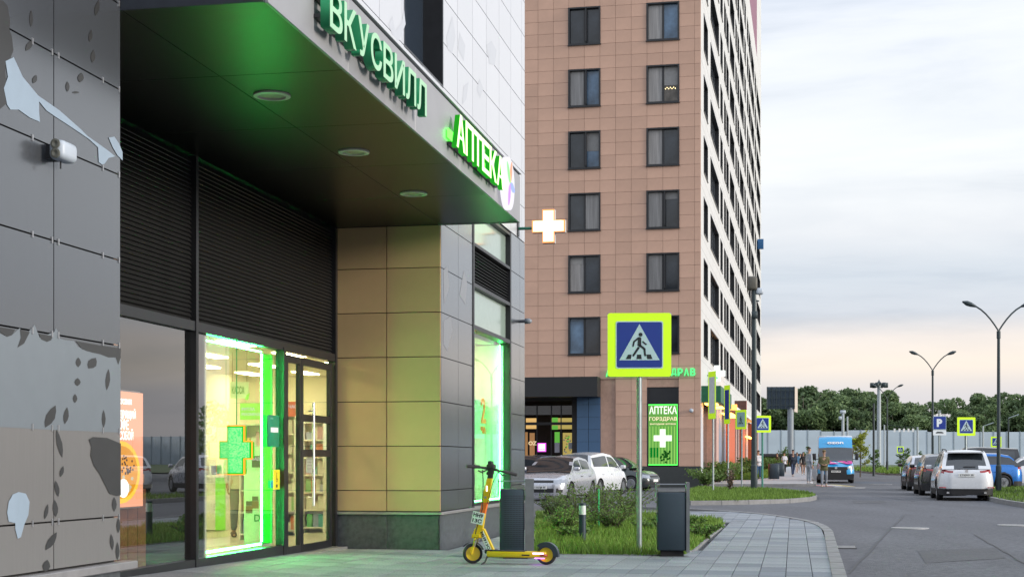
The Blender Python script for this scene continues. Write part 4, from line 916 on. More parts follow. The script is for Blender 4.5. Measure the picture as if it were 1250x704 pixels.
def rec(name, m, p0, p1, y0, y1, dy=.0): bx(name, m, tw_, T.N(p0, ey), T.N(p1, ey), ey+dy, ey+dy+.05, TZ(y1, -8, ey), TZ(y0, -8, ey))
rec('lit_window', M_warm, 642, 655, 510, 523); rec('lit_window', M_warm2, 673.5, 703.5, 510, 523.5); rec('lit_window', M_gr3, 674, 681, 509.5, 515, -.02); rec('lit_window', M_gr3, 674, 681, 519, 524, -.02)
rec('window_bar', M_wfr, 640, 704, 515, 518.5, -.05); rec('lit_door', mat('dim amber', (.25, .13, .06), .5, emit=(.6, .3, .1), es=.35), 641, 644, 527, 560); rec('lit_door', MATS['dim amber'], 646.5, 652.5, 528, 560)
rec('lit_door', M_gr3, 677, 683, 527, 540); rec('paper', mat('grey paper', (.4, .42, .45), .6), 677, 683, 540, 552); rec('lit_door', M_warm2, 687, 703.5, 528, 555); rec('paper', MATS['grey paper'], 694, 700, 540, 548, -.02)
for k in range(40):
    p = random.uniform(687.5, 702); y = random.uniform(530, 552); rec('goods', random.choice([MATS['grey paper'], M_tpl, mat('pack 3', (.75, .6, .15)), M_gr3]), p, p+1.6, y, y+1.6, -.012)
rec('transom', M_gl, 641, 703.5, 495, 506)
for p in (655, 672.5, 684.5): rec('mullion', M_wfr, p, p+1.2, 494, 565, -.06)
lo = root('light_box', 'small square white and pink glowing sign by the tower entrance', 'sign', T.w(0, 0), T.a)
a, b = T.N(656.3, ey-.3), T.N(666.3, ey-.3); z0, z1 = TZ(551, -8, ey), TZ(540.5, -8, ey)
bx('box', emis('magenta rim', (.9, .1, .9), 1.3), lo, a, b, ey-.3, ey-.24, z0, z1); bx('face', emis('pink white face', (1, .86, .98), 1.4), lo, a+.05, b-.05, ey-.31, ey-.302, z0+.05, z1-.05)
text('lettering', 'ozon', emis('ruby', (.85, .02, .2), 1.2), lo, ((a+b)/2, ey-.315, z0+.09), .07, *FRO, centre=True, width=.3)
oo = root('door_logo', 'pale round letters on the dark door of the tower entrance', 'sign', T.w(0, 0), T.a)
text('lettering', 'OZ', emis('cream print', (1, .8, .5), .8), oo, (T.N(645, ey-.1), ey-.08, TZ(543, -8, ey)), .2, *FRO, width=.42)
# --- lit pharmacy window in the end wall
wz0, wz1, wzt = TZ(567.5, -2, 0), TZ(493, -2, 0), 4.93; xa, xb_ = -2.6, -1.05
bx('shop_window', M_wfr, tw_, xa, xb_, .1, .2, wz1, wzt); 
wfm = MB().box(xa, xa+.06, 0, .2, 1.07, wzt).box(xb_-.06, xb_, 0, .2, 1.07, wzt).obj('shop_window', M_wfr, tw_)
bx('lit_pane', emis('lime window', (.24, .66, .13), .5), wfm, xa+.06, xb_-.06, .12, .14, wz0, wz1)
bx('lit_frame', emis('lime edge', (.1, 1, .12), 1.5), wfm, xa+.06, xb_-.06, .09, .119, wz0, wz0+.05); bx('lit_frame', MATS['lime edge'], wfm, xa+.06, xb_-.06, .09, .119, wz1-.05, wz1)
bx('lit_frame', MATS['lime edge'], wfm, xb_-.1, xb_-.06, .09, .119, wz0+.05, wz1-.05)
wp = emis('window white', (.9, 1, .85), 1.1); xc = T.N(809, .1); zc = TZ(534.5, -2, .1); 
MB().prism([(xc+p, .08, zc+q) for p, q in crossring(.44, .14)], (0, .01, 0)).obj('cross_print', wp, wfm)
text('lettering', 'АПТЕКА', wp, wfm, (xa+.1, .085, TZ(505, -2, .1)), .38, *FRO, width=1.35, depth=.006); text('lettering', 'ГОРЗДРАВ', emis('cream letters', (1, .85, .55), .9), wfm, (xa+.1, .085, TZ(514, -2, .1)), .22, *FRO, width=1.35, depth=.006)
text('lettering', 'выгодная аптека', MATS['cream letters'], wfm, (xa+.14, .085, TZ(518.5, -2, .1)), .09, *FRO, width=1.25, depth=.006)
for k in range(9): bx('blind_stripe', emis('pale stripe', (.5, .95, .2), .8), wfm, xa+.12+k*.15, xa+.14+k*.15, .1, .118, wz0+.06, TZ(520, -2, .1))
bx('advert_print', emis('advert green', (.01, .35, .04), .5), wfm, xa+.12, xa+.55, .1, .117, TZ(558, -2, .1), TZ(546, -2, .1))
b = MB()
for k in range(26): a_ = random.uniform(0, 6.28); r = random.random()*.28; b.lathe([(0, -.06), (.06, 0), (0, .06)], 6, 'y', (xc+.15+r*math.cos(a_), .105, wz0+.45+r*1.1*math.sin(a_)))
stuff(b.obj('plant_print', emis('plant dark', (.02, .16, .02), .4), wfm))
# sign letters over it, partly behind the road sign
zs = root('pharmacy_sign', 'green lit letters on the pink wall partly hidden by the crossing sign', 'sign', T.w(0, 0), T.a)
a = T.N(739.5, -.1); b_ = T.N(848, -.1); u = a; wd = (b_-a)/14.2; z0 = TZ(459, -2, 0)
for ch in 'АПТЕКА ГОРЗДРАВ':
    if ch == ' ': u += wd*.5; continue
    me, w0 = text_mesh(ch, .37, .06, .03, 1, emis('green sign letter', (.08, .75, .2), 1.5)); o = put('letter', me, zs, (u, -.06, z0)); orient(o, *FRO); o.scale = (wd*.8/w0, 1, 1); u += wd
dc = root('camera', 'small white dome camera on the pink wall beside the lit window', 'camera', T.w(0, 0), T.a)
MB().lathe([(.1, 0), (.1, .06), (.07, .14), (0, .17)], 16, 'y').obj('dome', M_wpl, dc, (T.N(844, -.1), -.17, TZ(501, -1, 0)), smooth=True)
# cross sign and boards that stick out of the long side
cs = root('cross_sign', 'white glowing cross sign sticking out of the tower corner above the green canopy', 'sign', T.w(0, 0), T.a)
q = T.l(at(875.5, 455.5, 76)); MB().prism([(q.x+p, q.y, q.z+r_) for p, r_ in crossring(.41, .15)], (0, .15, 0)).obj('box', emis('far cross', (.92, 1, .95), 1.15), cs)
MB().tube([(0, q.y+.08, q.z-.1), (q.x-.3, q.y+.08, q.z-.1)], .03, 6).obj('bracket', M_blk, cs)
zz = T.l(at(861, 461, 74)); text('green_lettering', 'А+', emis('green sign letter', (.08, .75, .2), 1.5), cs, (zz.x, q.y, zz.z-.1), .45, *FRO, depth=.04, width=.5)
rb = root('sign_box', 'brown and red sign box hanging out over the tower pavement', 'sign', T.w(0, 0), T.a)
q = T.l(at(905, 500, 104)); bx('box', mat('brown box', (.09, .035, .025), .5), rb, 0, q.x+.35, q.y, q.y+.3, q.z, q.z+.65); bx('face', emis('red face', (.7, .06, .04), .6), rb, q.x+.351, q.x+.36, q.y, q.y+.3, q.z, q.z+.65)
ob = root('sign_box', 'glowing orange sign under the green canopy of the tower', 'sign', T.w(0, 0), T.a)
q = T.l(at(889, 498, 86)); bx('box', emis('orange sign', (1, .35, .08), 3), ob, max(.02, q.x-.2), q.x+.5, q.y, q.y+.2, q.z-.1, q.z+.22)
bs = root('sign_box', 'small blue sign high on the white side of the tower', 'sign', T.w(0, 0), T.a)
q = T.l(at(925, 299, 150)); bx('box', mat('blue box', (.02, .12, .3), .5), bs, 0, .6, q.y, q.y+.3, q.z-.4, q.z+.6)
# ================================================================= vehicles
M_tyre = mat('tyre', (.018, .018, .02), .85); M_rim = mat('alloy', (.42, .43, .45), .3, .8); M_rimd = mat('dark alloy', (.06, .06, .065), .35, .7)
M_cglass = mat('car glass', (.012, .016, .02), .05, 0, spec=1.0, var=.3); M_trim = mat('black trim', (.018, .018, .02), .6); M_chr = mat('chrome', (.7, .7, .72), .15, 1)
M_hl = mat('headlamp', (.30, .32, .36), .12, .3, spec=1); M_tl = mat('tail lamp', (.32, .012, .015), .15, spec=.8); M_plate = mat('number plate', (.72, .72, .70), .5, var=.03)
M_under = mat('underside', (.01, .01, .01), .9)
def interp(P, x):
    if x <= P[0][0]: return P[0][1]
    for (a, b), (c, d) in zip(P, P[1:]):
        if x <= c:
            t = (x-a)/(c-a); t = t*t*(3-2*t)*.5+t*.5; return b+(d-b)*t
    return P[-1][1]
def wheel_mesh(r, wd, rim):
    s = wd/2
    ty = MB().lathe([(r*.66, -s), (r*.93, -s), (r, -s*.7), (r, s*.7), (r*.93, s), (r*.66, s), (r*.64, s*.6), (r*.64, -s*.6), (r*.66, -s)], 28, 'y', caps=False).mesh('wheel', M_tyre, True)
    m = MB().lathe([(r*.66, s*.85), (r*.6, s*.9), (r*.58, s*.3), (0, s*.25)], 28, 'y').lathe([(r*.66, -s*.85), (r*.6, -s*.9), (r*.58, -s*.3), (0, -s*.25)], 28, 'y')
    for k in range(5):
        for sg_ in (1, -1):
            a = k*2*math.pi/5; c, d = math.cos(a), math.sin(a); wv = r*.09
            for off in (-.1, .1):
                c, d = math.cos(a+off), math.sin(a+off); p = [(c*.05-d*wv, d*.05+c*wv), (c*r*.6-d*wv*.7, d*r*.6+c*wv*.7), (c*r*.6+d*wv*.7, d*r*.6-c*wv*.7), (c*.05+d*wv, d*.05-c*wv)]
                m.prism([(x, sg_*s*.72, z) for x, z in p], (0, sg_*s*.16, 0))
    m.lathe([(r*.14, s*.95), (0, s*.95)], 12, 'y').lathe([(r*.14, -s*.95), (0, -s*.95)], 12, 'y')
    return ty, m.mesh('rim', rim)
CARS = {}
def build_car(label, cat, loc, rz, paint, L=4.3, W=1.78, H=1.48, wb=2.6, wr=.32, top=None, roof=None, kind='sedan', group=None, rim=None, plate_f=None, plate_r=None, pane_top=.9, lower=None, van=False, belt_in=.06, name='parked_car', glass_sides=True, roofmat=None, panes_from=None):
    """x forward; hull = stacked plan loops with wheel arches, glasshouse = height field over the belt"""
    r = root(name, label, cat, loc, rz, group); hl, hw = L/2, W/2; gc = .19
    axf, axr = wb/2+.05, -wb/2+.02
    top = top or [(-hl, .95), (-hl+.25, 1.0), (-.6, 1.0), (.75, .98), (hl-.5, .84), (hl, .72)]
    NV = 13
    # plan loop parameters
    loop = []; cr = .42
    def add(x, y): loop.append((x, y))
    nside = 62; nfront = 22
    for k in range(nfront): add(hl, -hw+cr+(2*(hw-cr))*(k+.5)/nfront)
    for k in range(9): a = R(90*k/8); add(hl-cr+cr*math.cos(a), hw-cr+cr*math.sin(a))
    for k in range(1, nside): add(hl-cr-(2*(hl-cr))*k/nside, hw)
    for k in range(9): a = R(90+90*k/8); add(-hl+cr+cr*math.cos(a), hw-cr+cr*math.sin(a))
    for k in range(nfront): add(-hl, hw-cr-(2*(hw-cr))*(k+.5)/nfront)
    for k in range(9): a = R(180+90*k/8); add(-hl+cr+cr*math.cos(a), -hw+cr+cr*math.sin(a))
    for k in range(1, nside): add(-hl+cr+(2*(hl-cr))*k/nside, -hw)
    for k in range(9): a = R(270+90*k/8); add(hl-cr+cr*math.cos(a), -hw+cr+cr*math.sin(a))
    N = len(loop); ar = wr*1.17
    def bot(x):
        z = gc
        for ax in (axf, axr):
            d = abs(x-ax)
            if d < ar: z = max(z, wr+math.sqrt(ar*ar-d*d)*.98)
        return z
    verts = []; grid = []
    for v in range(NV):
        t = v/(NV-1); row = []
        for (x, y) in loop:
            zt = interp(top, x); b = bot(x); zb = gc
            z = b+(zt-b)*t
            tz = (z-gc)/(zt-gc)
            bulge = 1-.10*(max(0, tz-.45)/.55)**2-.05*(max(0, .35-tz)/.35)**1.5
            nose = (.04 if van else .13)*(max(0, tz-.5)/.5)**2+.03*(max(0, .3-tz)/.3)
            tail = .05*(max(0, tz-.6)/.4)**2+.03*(max(0, .3-tz)/.3)
            # plan taper towards the ends
            f = max(0, (abs(x)-hl*.45)/(hl*.55)); tap = 1-(.03 if van else .075)*f*f
            X = x-(nose if x > 0 else -tail)*min(1, abs(x)/hl)**6*1.0 if abs(x) > hl*.6 else x
            row.append(len(verts)); verts.append((X, y*bulge*tap, z))
        grid.append(row)
    # top deck: loops shrinking to the middle line
    last = grid[-1]; K = 5
    decks = [last]
    for k in range(1, K+1):
        t = k/K; row = []
        for i in last:
            x, y, z = verts[i]; row.append(len(verts)); yy = y*(1-t); zt = interp(top, x*(1-.02*t)); verts.append((x*(1-.03*t), yy, z+.035*(1-(1-t)**2)+.0))
        decks.append(row)
    groups = {}
    ftop, rtop = interp(top, hl), interp(top, -hl)
    def clas(cx, cy, cz, nx):
        ay = abs(cy)
        if van:
            if cx > hl-.42:
                if cz < .52: return 'bumper'
                if .78 < cz < 1.02 and ay > hw*.6 and ay < hw*.97: return 'headlight'
                if .52 <= cz < .98 and ay < hw*.60: return 'grille'
                return 'body'
            return 'bumper' if cz < .40 else 'body'
        if cx > hl-.55:
            if ftop-.16 < cz < ftop-.02 and ay > hw*.55: return 'headlight'
            if cx > hl-.2:
                if ftop-.15 < cz < ftop-.05 and ay < hw*.52: return 'grille'
                if .27 < cz < .42 and ay < hw*.6: return 'grille'
                if .27 < cz < .40 and ay > hw*.68 and ay < hw*.9: return 'fog_light'
        if cx < -hl+.30:
            lo_, hi = (.72, .98) if kind == 'sedan' else (.84, 1.02)
            if kind == 'suv': lo_, hi = .93, 1.05
            if kind == 'mpv': lo_, hi = .78, 1.22
            inner = {'sedan': .55, 'suv': .48, 'mpv': .80}.get(kind, .66)
            if lo_ < cz < hi and ay > hw*inner: return 'taillight'
        if kind == 'suv' and (cz < .40 or (bot(cx) > gc+.03 and cz < bot(cx)+.07)): return 'bumper'
        return 'body'
    def face(a, b, c, d, force=None):
        P = [verts[i] for i in (a, b, c, d)]; cx = sum(p[0] for p in P)/4; cy = sum(p[1] for p in P)/4; cz = sum(p[2] for p in P)/4
        groups.setdefault(force or clas(cx, cy, cz, 0), []).append((a, b, c, d))
    for v in range(NV-1):
        for i in range(N): j = (i+1) % N; face(grid[v][i], grid[v][j], grid[v+1][j], grid[v+1][i])
    for k in range(K):
        for i in range(N): j = (i+1) % N; face(decks[k][i], decks[k][j], decks[k+1][j], decks[k+1][i], 'body')
    # underside
    un = [len(verts)+i for i in range(N)]
    for i in grid[0]: x, y, z = verts[i]; verts.append((x, 0, z))
    for i in range(N): j = (i+1) % N; groups.setdefault('underside', []).append((grid[0][j], grid[0][i], un[i], un[j]))
    # glasshouse
    roof = roof or [(-hl+.55, 1.0), (-hl+1.15, H-.03), (-.2, H), (.45, H-.04), (1.25, .98)]
    xs = []; 
    for (a, b), (c, d) in zip(roof, roof[1:]):
        n = max(3, int((c-a)/.09)); xs += [a+(c-a)*k/n for k in range(n)]
    xs.append(roof[-1][0]); NS = 6; NT = 12
    Hh = max(z for _, z in roof); wtop = hw*(.90 if van else .70); wbelt = hw*.93-belt_in*.3
    G = []
    for x in xs:
        zb = interp(top, x)-.02; zr = interp(roof, x); zr = max(zr, zb+.001)
        f = max(0, (abs(x)-hl*.45)/(hl*.55)); tap = 1-(.02 if van else .07)*f*f
        col = []
        for s in range(NS+1):
            z = zb+(zr-zb)*s/NS; w_ = (wbelt+(wtop-wbelt)*((z-zb)/max(.2, Hh-zb))**1.15)*tap
            col.append((x, w_, z))
        wend = col[-1][1]; arc = []
        for q in range(1, NT): y = wend*(1-2*q/NT); arc.append((x, y, zr+.045*(1-(y/wend)**2)*min(1, (zr-zb)/.2)))
        ring_ = col+arc+[(p[0], -p[1], p[2]) for p in reversed(col)]
        G.append([len(verts)+k for k in range(len(ring_))]); verts += ring_
    nr = len(G[0]); xr1, xf1 = roof[1][0], roof[-2][0]
    def pill(x):
        P = panes_from or ([xr1+.02, .02, .0] if not van else [])
        return P
    for i in range(len(xs)-1):
        xm = (xs[i]+xs[i+1])/2; zb = interp(top, xm); zr = interp(roof, xm)
        for k in range(nr-1):
            a, b, c, d = G[i][k], G[i][k+1], G[i+1][k+1], G[i+1][k]
            P = [verts[q] for q in (a, b, c, d)]; cy = sum(p[1] for p in P)/4; cz = sum(p[2] for p in P)/4
            side = k < NS or k >= nr-1-NS; key = 'roof'
            if side:
                fr = (cz-zb)/max(.05, Hh-zb); open_ = zr-zb > .12
                inb = all(abs(xm-p) > .045 for p in ((-.15+.05*0), )) 
                lim = (roof[0][0]+.28 < xm < roof[-1][0]-.20)
                if van: key = 'side_window' if (xm > xf1-.75 and xm < roof[-1][0]-.3 and .12 < fr < .62 and zr-cz > .1) else 'roof'
                elif kind == 'suv' and xm < roof[0][0]+.27 and zr-cz > -.01: key = 'rear_window'
                elif glass_sides and lim and fr > .08 and zr-cz > .07 and inb and not (kind == 'sedan' and xm < roof[0][0]+.55) : key = 'side_window'
            else:
                cyr = abs(cy)/max(.1, verts[G[i][NS]][1])
                slope_f = xm > xf1+.02; slope_r = xm < xr1-.02
                if slope_f and cyr < .93 and (zr-zb > .03) and (not van or cz < H-.62+0.0): key = 'windscreen'
                elif slope_r and cyr < .88 and cz-zb > .05 and cz < Hh-.04: key = 'rear_window' if not van else 'roof'
            groups.setdefault(key, []).append((d, c, b, a))
    mats = dict(body=paint, roof=roofmat or paint, underside=M_under, headlight=M_hl, taillight=M_tl, grille=M_trim, bumper=M_trim, fog_light=M_trim, side_window=M_cglass, windscreen=M_cglass, rear_window=M_cglass)
    body = None
    for key in ('body', 'roof', 'underside', 'windscreen', 'rear_window', 'side_window', 'headlight', 'taillight', 'grille', 'bumper', 'fog_light'):
        fs = groups.get(key)
        if not fs: continue
        halves = [('', fs)]
        if key in ('headlight', 'taillight', 'side_window', 'fog_light'):
            halves = [(s, [f for f in fs if (verts[f[0]][1]+verts[f[2]][1] > 0) == s]) for s in (True, False)]
        for s, ff in halves:
            if not ff: continue
            used = sorted({i for f in ff for i in f}); mp_ = {i: n for n, i in enumerate(used)}
            me = bpy.data.meshes.new(key); me.from_pydata([verts[i] for i in used], [], [tuple(mp_[i] for i in f) for f in ff]); me.materials.append(mats[key]); smooth_angle(me, 50); me.update()
            o = put(key, me, r)
    # wheels
    wk = (wr, (rim or M_rim).name)
    if wk not in CARS: CARS[wk] = wheel_mesh(wr, .21, rim or M_rim)
    for x in (axf, axr):
        for s in (1, -1):
            o = put('wheel', CARS[wk][0], r, (x, s*(hw-.125), wr)); put('rim', CARS[wk][1], o)
    # mirrors, handles, plates
    xm = roof[-1][0]-.28; zm = interp(top, xm)+.06
    for s in (1, -1):
        if van:
            rbox('mirror', M_trim, r, xm-.05, xm+.08, s*(hw+.14)-.09, s*(hw+.14)+.09, zm+.0, zm+.38, .03, 2); MB().tube([(xm, s*(hw-.1), zm+.05), (xm, s*(hw+.1), zm+.05)], .02, 6).obj('mirror_arm', M_trim, r)
        else:
            rbox('mirror', paint, r, xm-.07, xm+.08, s*(hw+.07)-.10, s*(hw+.07)+.10, zm-.02, zm+.12, .035, 2)
        for xh in (.05, -.95):
            if xh > axr+.1 and not van: bx('door_handle', paint, r, xh-.1, xh+.08, s*(hw*.985)-.012, s*(hw*.985)+.012, .80, .83)
    zp = .50 if not plate_f else .46
    if kind != 'none':
        bx('number_plate', M_plate, r, hl-.01, hl+.015, -.26, .26, .40 if not van else .60, .51 if not van else .71)
        pl_ = bx('number_plate', M_plate, r, -hl-.015, -hl+.02, -.26, .26, .80 if kind == 'suv' else .55, .91 if kind == 'suv' else .66)
    if plate_f: o = text('lettering', plate_f, M_trim, r, (hl+.0155, -.22, .425 if not van else .625), .065, (0, 1, 0), (0, 0, 1), depth=.001, width=.44)
    if plate_r: o = text('lettering', plate_r, M_trim, r, (-hl-.0155, .22, (.825 if kind == 'suv' else .575)), .065, (0, -1, 0), (0, 0, 1), depth=.001, width=.44)
    return r
def paint(name, c, metal=.25, rough=.28): return mat(name, c, rough, metal, var=.02, coat=.8)
P_white = paint('white paint', (.62, .635, .66), 0); P_silver = paint('silver paint', (.44, .45, .49), .5); P_black = paint('black paint', (.012, .013, .016), .2); P_blue = paint('blue paint', (.008, .15, .50), .3)
P_dred = paint('dark cherry paint', (.03, .012, .016), .3); P_navy = paint('navy paint', (.02, .035, .07), .3); P_dgreen = paint('dark grey paint', (.03, .04, .04), .3)
def road_at(px, Y): X = (px-CX)/F*Y; return (X, Y, gz(X, Y)-.12)
suv_top = lambda hl: [(-hl, 1.0), (-hl+.2, 1.07), (-.6, 1.06), (.8, 1.03), (hl-.45, .95), (hl, .82)]
def suv_roof(hl, H, tail=.35): return [(-hl+.12, 1.05), (-hl+tail+.12, H-.10), (-hl+tail+.55, H-.02), (0, H), (.45, H-.04), (1.35, 1.02)]
# right-hand row, seen from behind
cx_ = build_car('white crossover seen from behind at the head of the parked row', 'car', road_at(1172.5, 51.5), R(90-12), P_white, 4.55, 1.86, 1.68, 2.7, .35, suv_top(2.275), suv_roof(2.275, 1.68, .45), 'suv', 'cars parked along the right side of the road', plate_r='Х730НУ 50')
for s in (1, -1): bx('exhaust', M_chr, cx_, -2.30, -2.2, s*.6-.04, s*.6+.04, .24, .30); rbox('reflector', M_tl, cx_, -2.275, -2.23, s*.78-.11, s*.78+.11, .42, .46, .01, 1)
for s in (1, -1): MB().tube([(-1.5, s*.58, 1.66), (-1.3, s*.6, 1.72), (.2, s*.6, 1.74), (.4, s*.58, 1.68)], .018, 6).obj('roof_rail', M_trim, cx_)
bx('spoiler', P_white, cx_, -2.0, -1.72, -.58, .58, 1.60, 1.64); bx('trim_strip', M_trim, cx_, -2.285, -2.2, -.85, .85, .395, .40); MB().lathe([(.05, 0), (.05, -.02), (0, -.02)], 16, 'x').obj('badge', M_chr, cx_, (-2.27, 0, 1.0))
bx('rear_wiper', M_trim, cx_, -2.12, -2.10, -.3, .1, 1.13, 1.15)
build_car('black hatchback parked nose in between the white crossover and the cherry red tail lamp car', 'car', road_at(1147, 58), R(90-11), P_black, 4.4, 1.8, 1.56, 2.6, .33, suv_top(2.2), suv_roof(2.2, 1.56, .5), 'suv', 'cars parked along the right side of the road', rim=M_rimd)
build_car('dark cherry saloon with a pale roof at the far end of the parked row', 'car', road_at(1129, 66), R(90-10), P_dred, 4.5, 1.84, 1.52, 2.65, .34, suv_top(2.25), suv_roof(2.25, 1.52, .6), 'suv', 'cars parked along the right side of the road', roofmat=P_silver)
b1 = build_car('bright blue crossover parked side on between the white crossover and the right lamp post', 'car', road_at(1183, 66), R(180-4), P_blue, 4.4, 1.82, 1.62, 2.62, .34, suv_top(2.2), suv_roof(2.2, 1.62, .5), 'suv')
b2 = build_car('white off-roader with black roof and rear spare wheel beyond the blue crossover', 'car', road_at(1190, 76), R(180-3), P_white, 4.3, 1.85, 1.95, 2.6, .38, [(-2.15, 1.2), (2.15, 1.05)], [(-2.12, 1.19), (-2.0, 1.88), (0, 1.95), (.5, 1.92), (1.0, 1.15)], 'mpv', roofmat=P_black)
MB().lathe([(.38, 0), (.38, .24), (.15, .27), (0, .27)], 24, 'x').obj('spare_wheel', M_tyre, b2, (-2.43, 0, 1.05))
build_car('white hatchback half hidden beyond the blue car near the right edge', 'car', road_at(1192, 84), R(90), P_white, 4.3, 1.8, 1.7, 2.6, .34, suv_top(2.15), suv_roof(2.15, 1.7, .4), 'suv')
build_car('pale car cut by the right edge of the photo', 'car', road_at(1256, 74), R(180), P_white, 4.3, 1.78, 1.48, 2.6, .32)
# left car park, by the tower
s1 = build_car('silver saloon facing the camera behind the shrubs', 'car', road_at(682, 51), R(-90-19), P_silver, 4.38, 1.76, 1.47, 2.57, .31, [(-2.19, .93), (-1.9, 1.0), (-.6, .99), (.75, .97), (1.7, .87), (2.19, .74)], [(-1.75, .99), (-1.05, 1.40), (-.3, 1.47), (.3, 1.42), (1.25, .95)], 'sedan', 'cars in the car park by the tower', plate_f='Е132ХМ 50')
s2 = build_car('white tall hatchback seen from behind between the saloon and the dark car', 'car', road_at(722, 58), R(90-24+0), P_white, 4.2, 1.76, 1.62, 2.6, .31, [(-2.1, .98), (-1.8, 1.03), (.75, 1.0), (1.6, .9), (2.1, .74)], [(-2.0, 1.02), (-1.75, 1.52), (-.4, 1.62), (.35, 1.56), (1.3, 1.0)], 'mpv', 'cars in the car park by the tower')
build_car('dark grey car whose nose shows past the white hatchback', 'car', road_at(745, 65), R(-28), P_dgreen, 4.3, 1.78, 1.48, 2.6, .32, None, None, 'sedan', 'cars in the car park by the tower')
build_car('navy car half hidden by the corner of the shop building', 'car', road_at(652, 60), R(-90-35), P_navy, 4.4, 1.78, 1.52, 2.6, .32, None, None, 'sedan', 'cars in the car park by the tower')
# delivery van
P_vb = paint('van blue', (.02, .32, .66), 0, .35)
VY = 86
van = build_car('blue delivery van with white roof and pink stripes facing the camera', 'van', road_at(1019, VY), R(-101), P_vb, 5.9, 2.07, 2.62, 3.3, .35,
   [(-2.95, 1.25), (1.8, 1.25), (2.2, 1.22), (2.75, 1.06), (2.95, .92)], [(-2.9, 1.26), (-2.82, 2.5), (0, 2.62), (1.05, 2.6), (2.25, 1.24)], 'van', None, plate_f='М245РА 799', van=True, name='delivery_van', roofmat=P_vb)
hl = 2.95
rbox('roof_cap', P_white, van, -2.88, .95, -.93, .93, 2.56, 2.70, .05, 2)
bx('bumper', M_trim, van, hl-.05, hl+.05, -.98, .98, .22, .50)
text('lettering', 'ozon', mat('white print matt', (.8, .8, .8), .5), van, (1.53, -.45, 2.22), .17, (0, 1, 0), (-.66, 0, .75), depth=.004, width=.9, bold=.03)
for k, (z, c) in enumerate(((.99, (.75, .05, .35)), (1.08, (.05, .4, .8)), (1.14, (.8, .08, .4)))):
    x = hl-.16-(z-.92)*1.05
    MB().prism([(hl-.20, -.9, z-.06+.0), (hl-.20, .2+.2*k, z-.04), (hl-.28, .3+.2*k, z+.03), (hl-.28, -.9, z+.02)], (.004, 0, .01))
M_pinkp = mat('pink stripe', (.62, .04, .30), .4)
st_ = MB()
def hood(x): return interp([(-2.95, 1.25), (1.8, 1.25), (2.2, 1.22), (2.75, 1.06), (2.95, .92)], x)+.045
for y0, y1, sh in ((-.85, -.35, .5), (.05, .45, .5), (.6, .85, .3)):
    n = 6
    for k in range(n):
        xa, xb2 = 2.3+.5*k/n, 2.3+.5*(k+1)/n; ya, yb = sh*k/n, sh*(k+1)/n
        st_.add([(xa, min(.9, y0+ya), hood(xa)), (xa, min(.9, y1+ya), hood(xa)), (xb2, min(.9, y1+yb), hood(xb2)), (xb2, min(.9, y0+yb), hood(xb2))], [(0, 1, 2, 3)])
st_.obj('stripe', M_pinkp, van, (0, 0, .008)); bx('stripe', M_pinkp, van, 2.78, 2.935, -.85, -.55, 1.0, 1.04)
text('lettering', 'ДЛЯ ВАС', MATS['white print matt'], van, (2.62, -.3, 1.14), .11, (0, 1, 0), (-.8, 0, .4), depth=.004, width=.7)
MB().lathe([(.07, 0), (.07, .02), (0, .02)], 16, 'x').obj('badge', M_chr, van, (hl+.0, 0, .86))
for s in (1, -1): bx('lit_lamp', emis('van lamp', (.8, 1, .85), 1.5), van, hl-.06, hl-.03, s*.78-.07, s*.78+.07, .86, .95)
for s in (1, -1): bx('roof_lamp', emis('amber dot', (1, .5, .1), .6), van, .93, .97, s*.7-.05, s*.7+.05, 2.56, 2.6)
# cars that the shop window mirrors (to the right of the frame)
for k, (x, y, a, pt, lb) in enumerate(((24.6, 53.6, 40, P_white, 'white estate car parked just beyond the right edge of the frame'), (22.1, 55.8, 38, P_silver, 'silver estate car second beyond the right edge of the frame'), (27.4, 51.8, 36, P_silver, 'silver hatchback third beyond the right edge of the frame'), (30.2, 50, 36, P_navy, 'navy car fourth beyond the right edge of the frame'))):
    build_car(lb, 'car', (x, y, gz(x, y)-.12), R(a), pt, 4.4, 1.8, 1.55, 2.6, .33, suv_top(2.2), suv_roof(2.2, 1.55, .5), 'suv', 'cars parked to the right of the view')
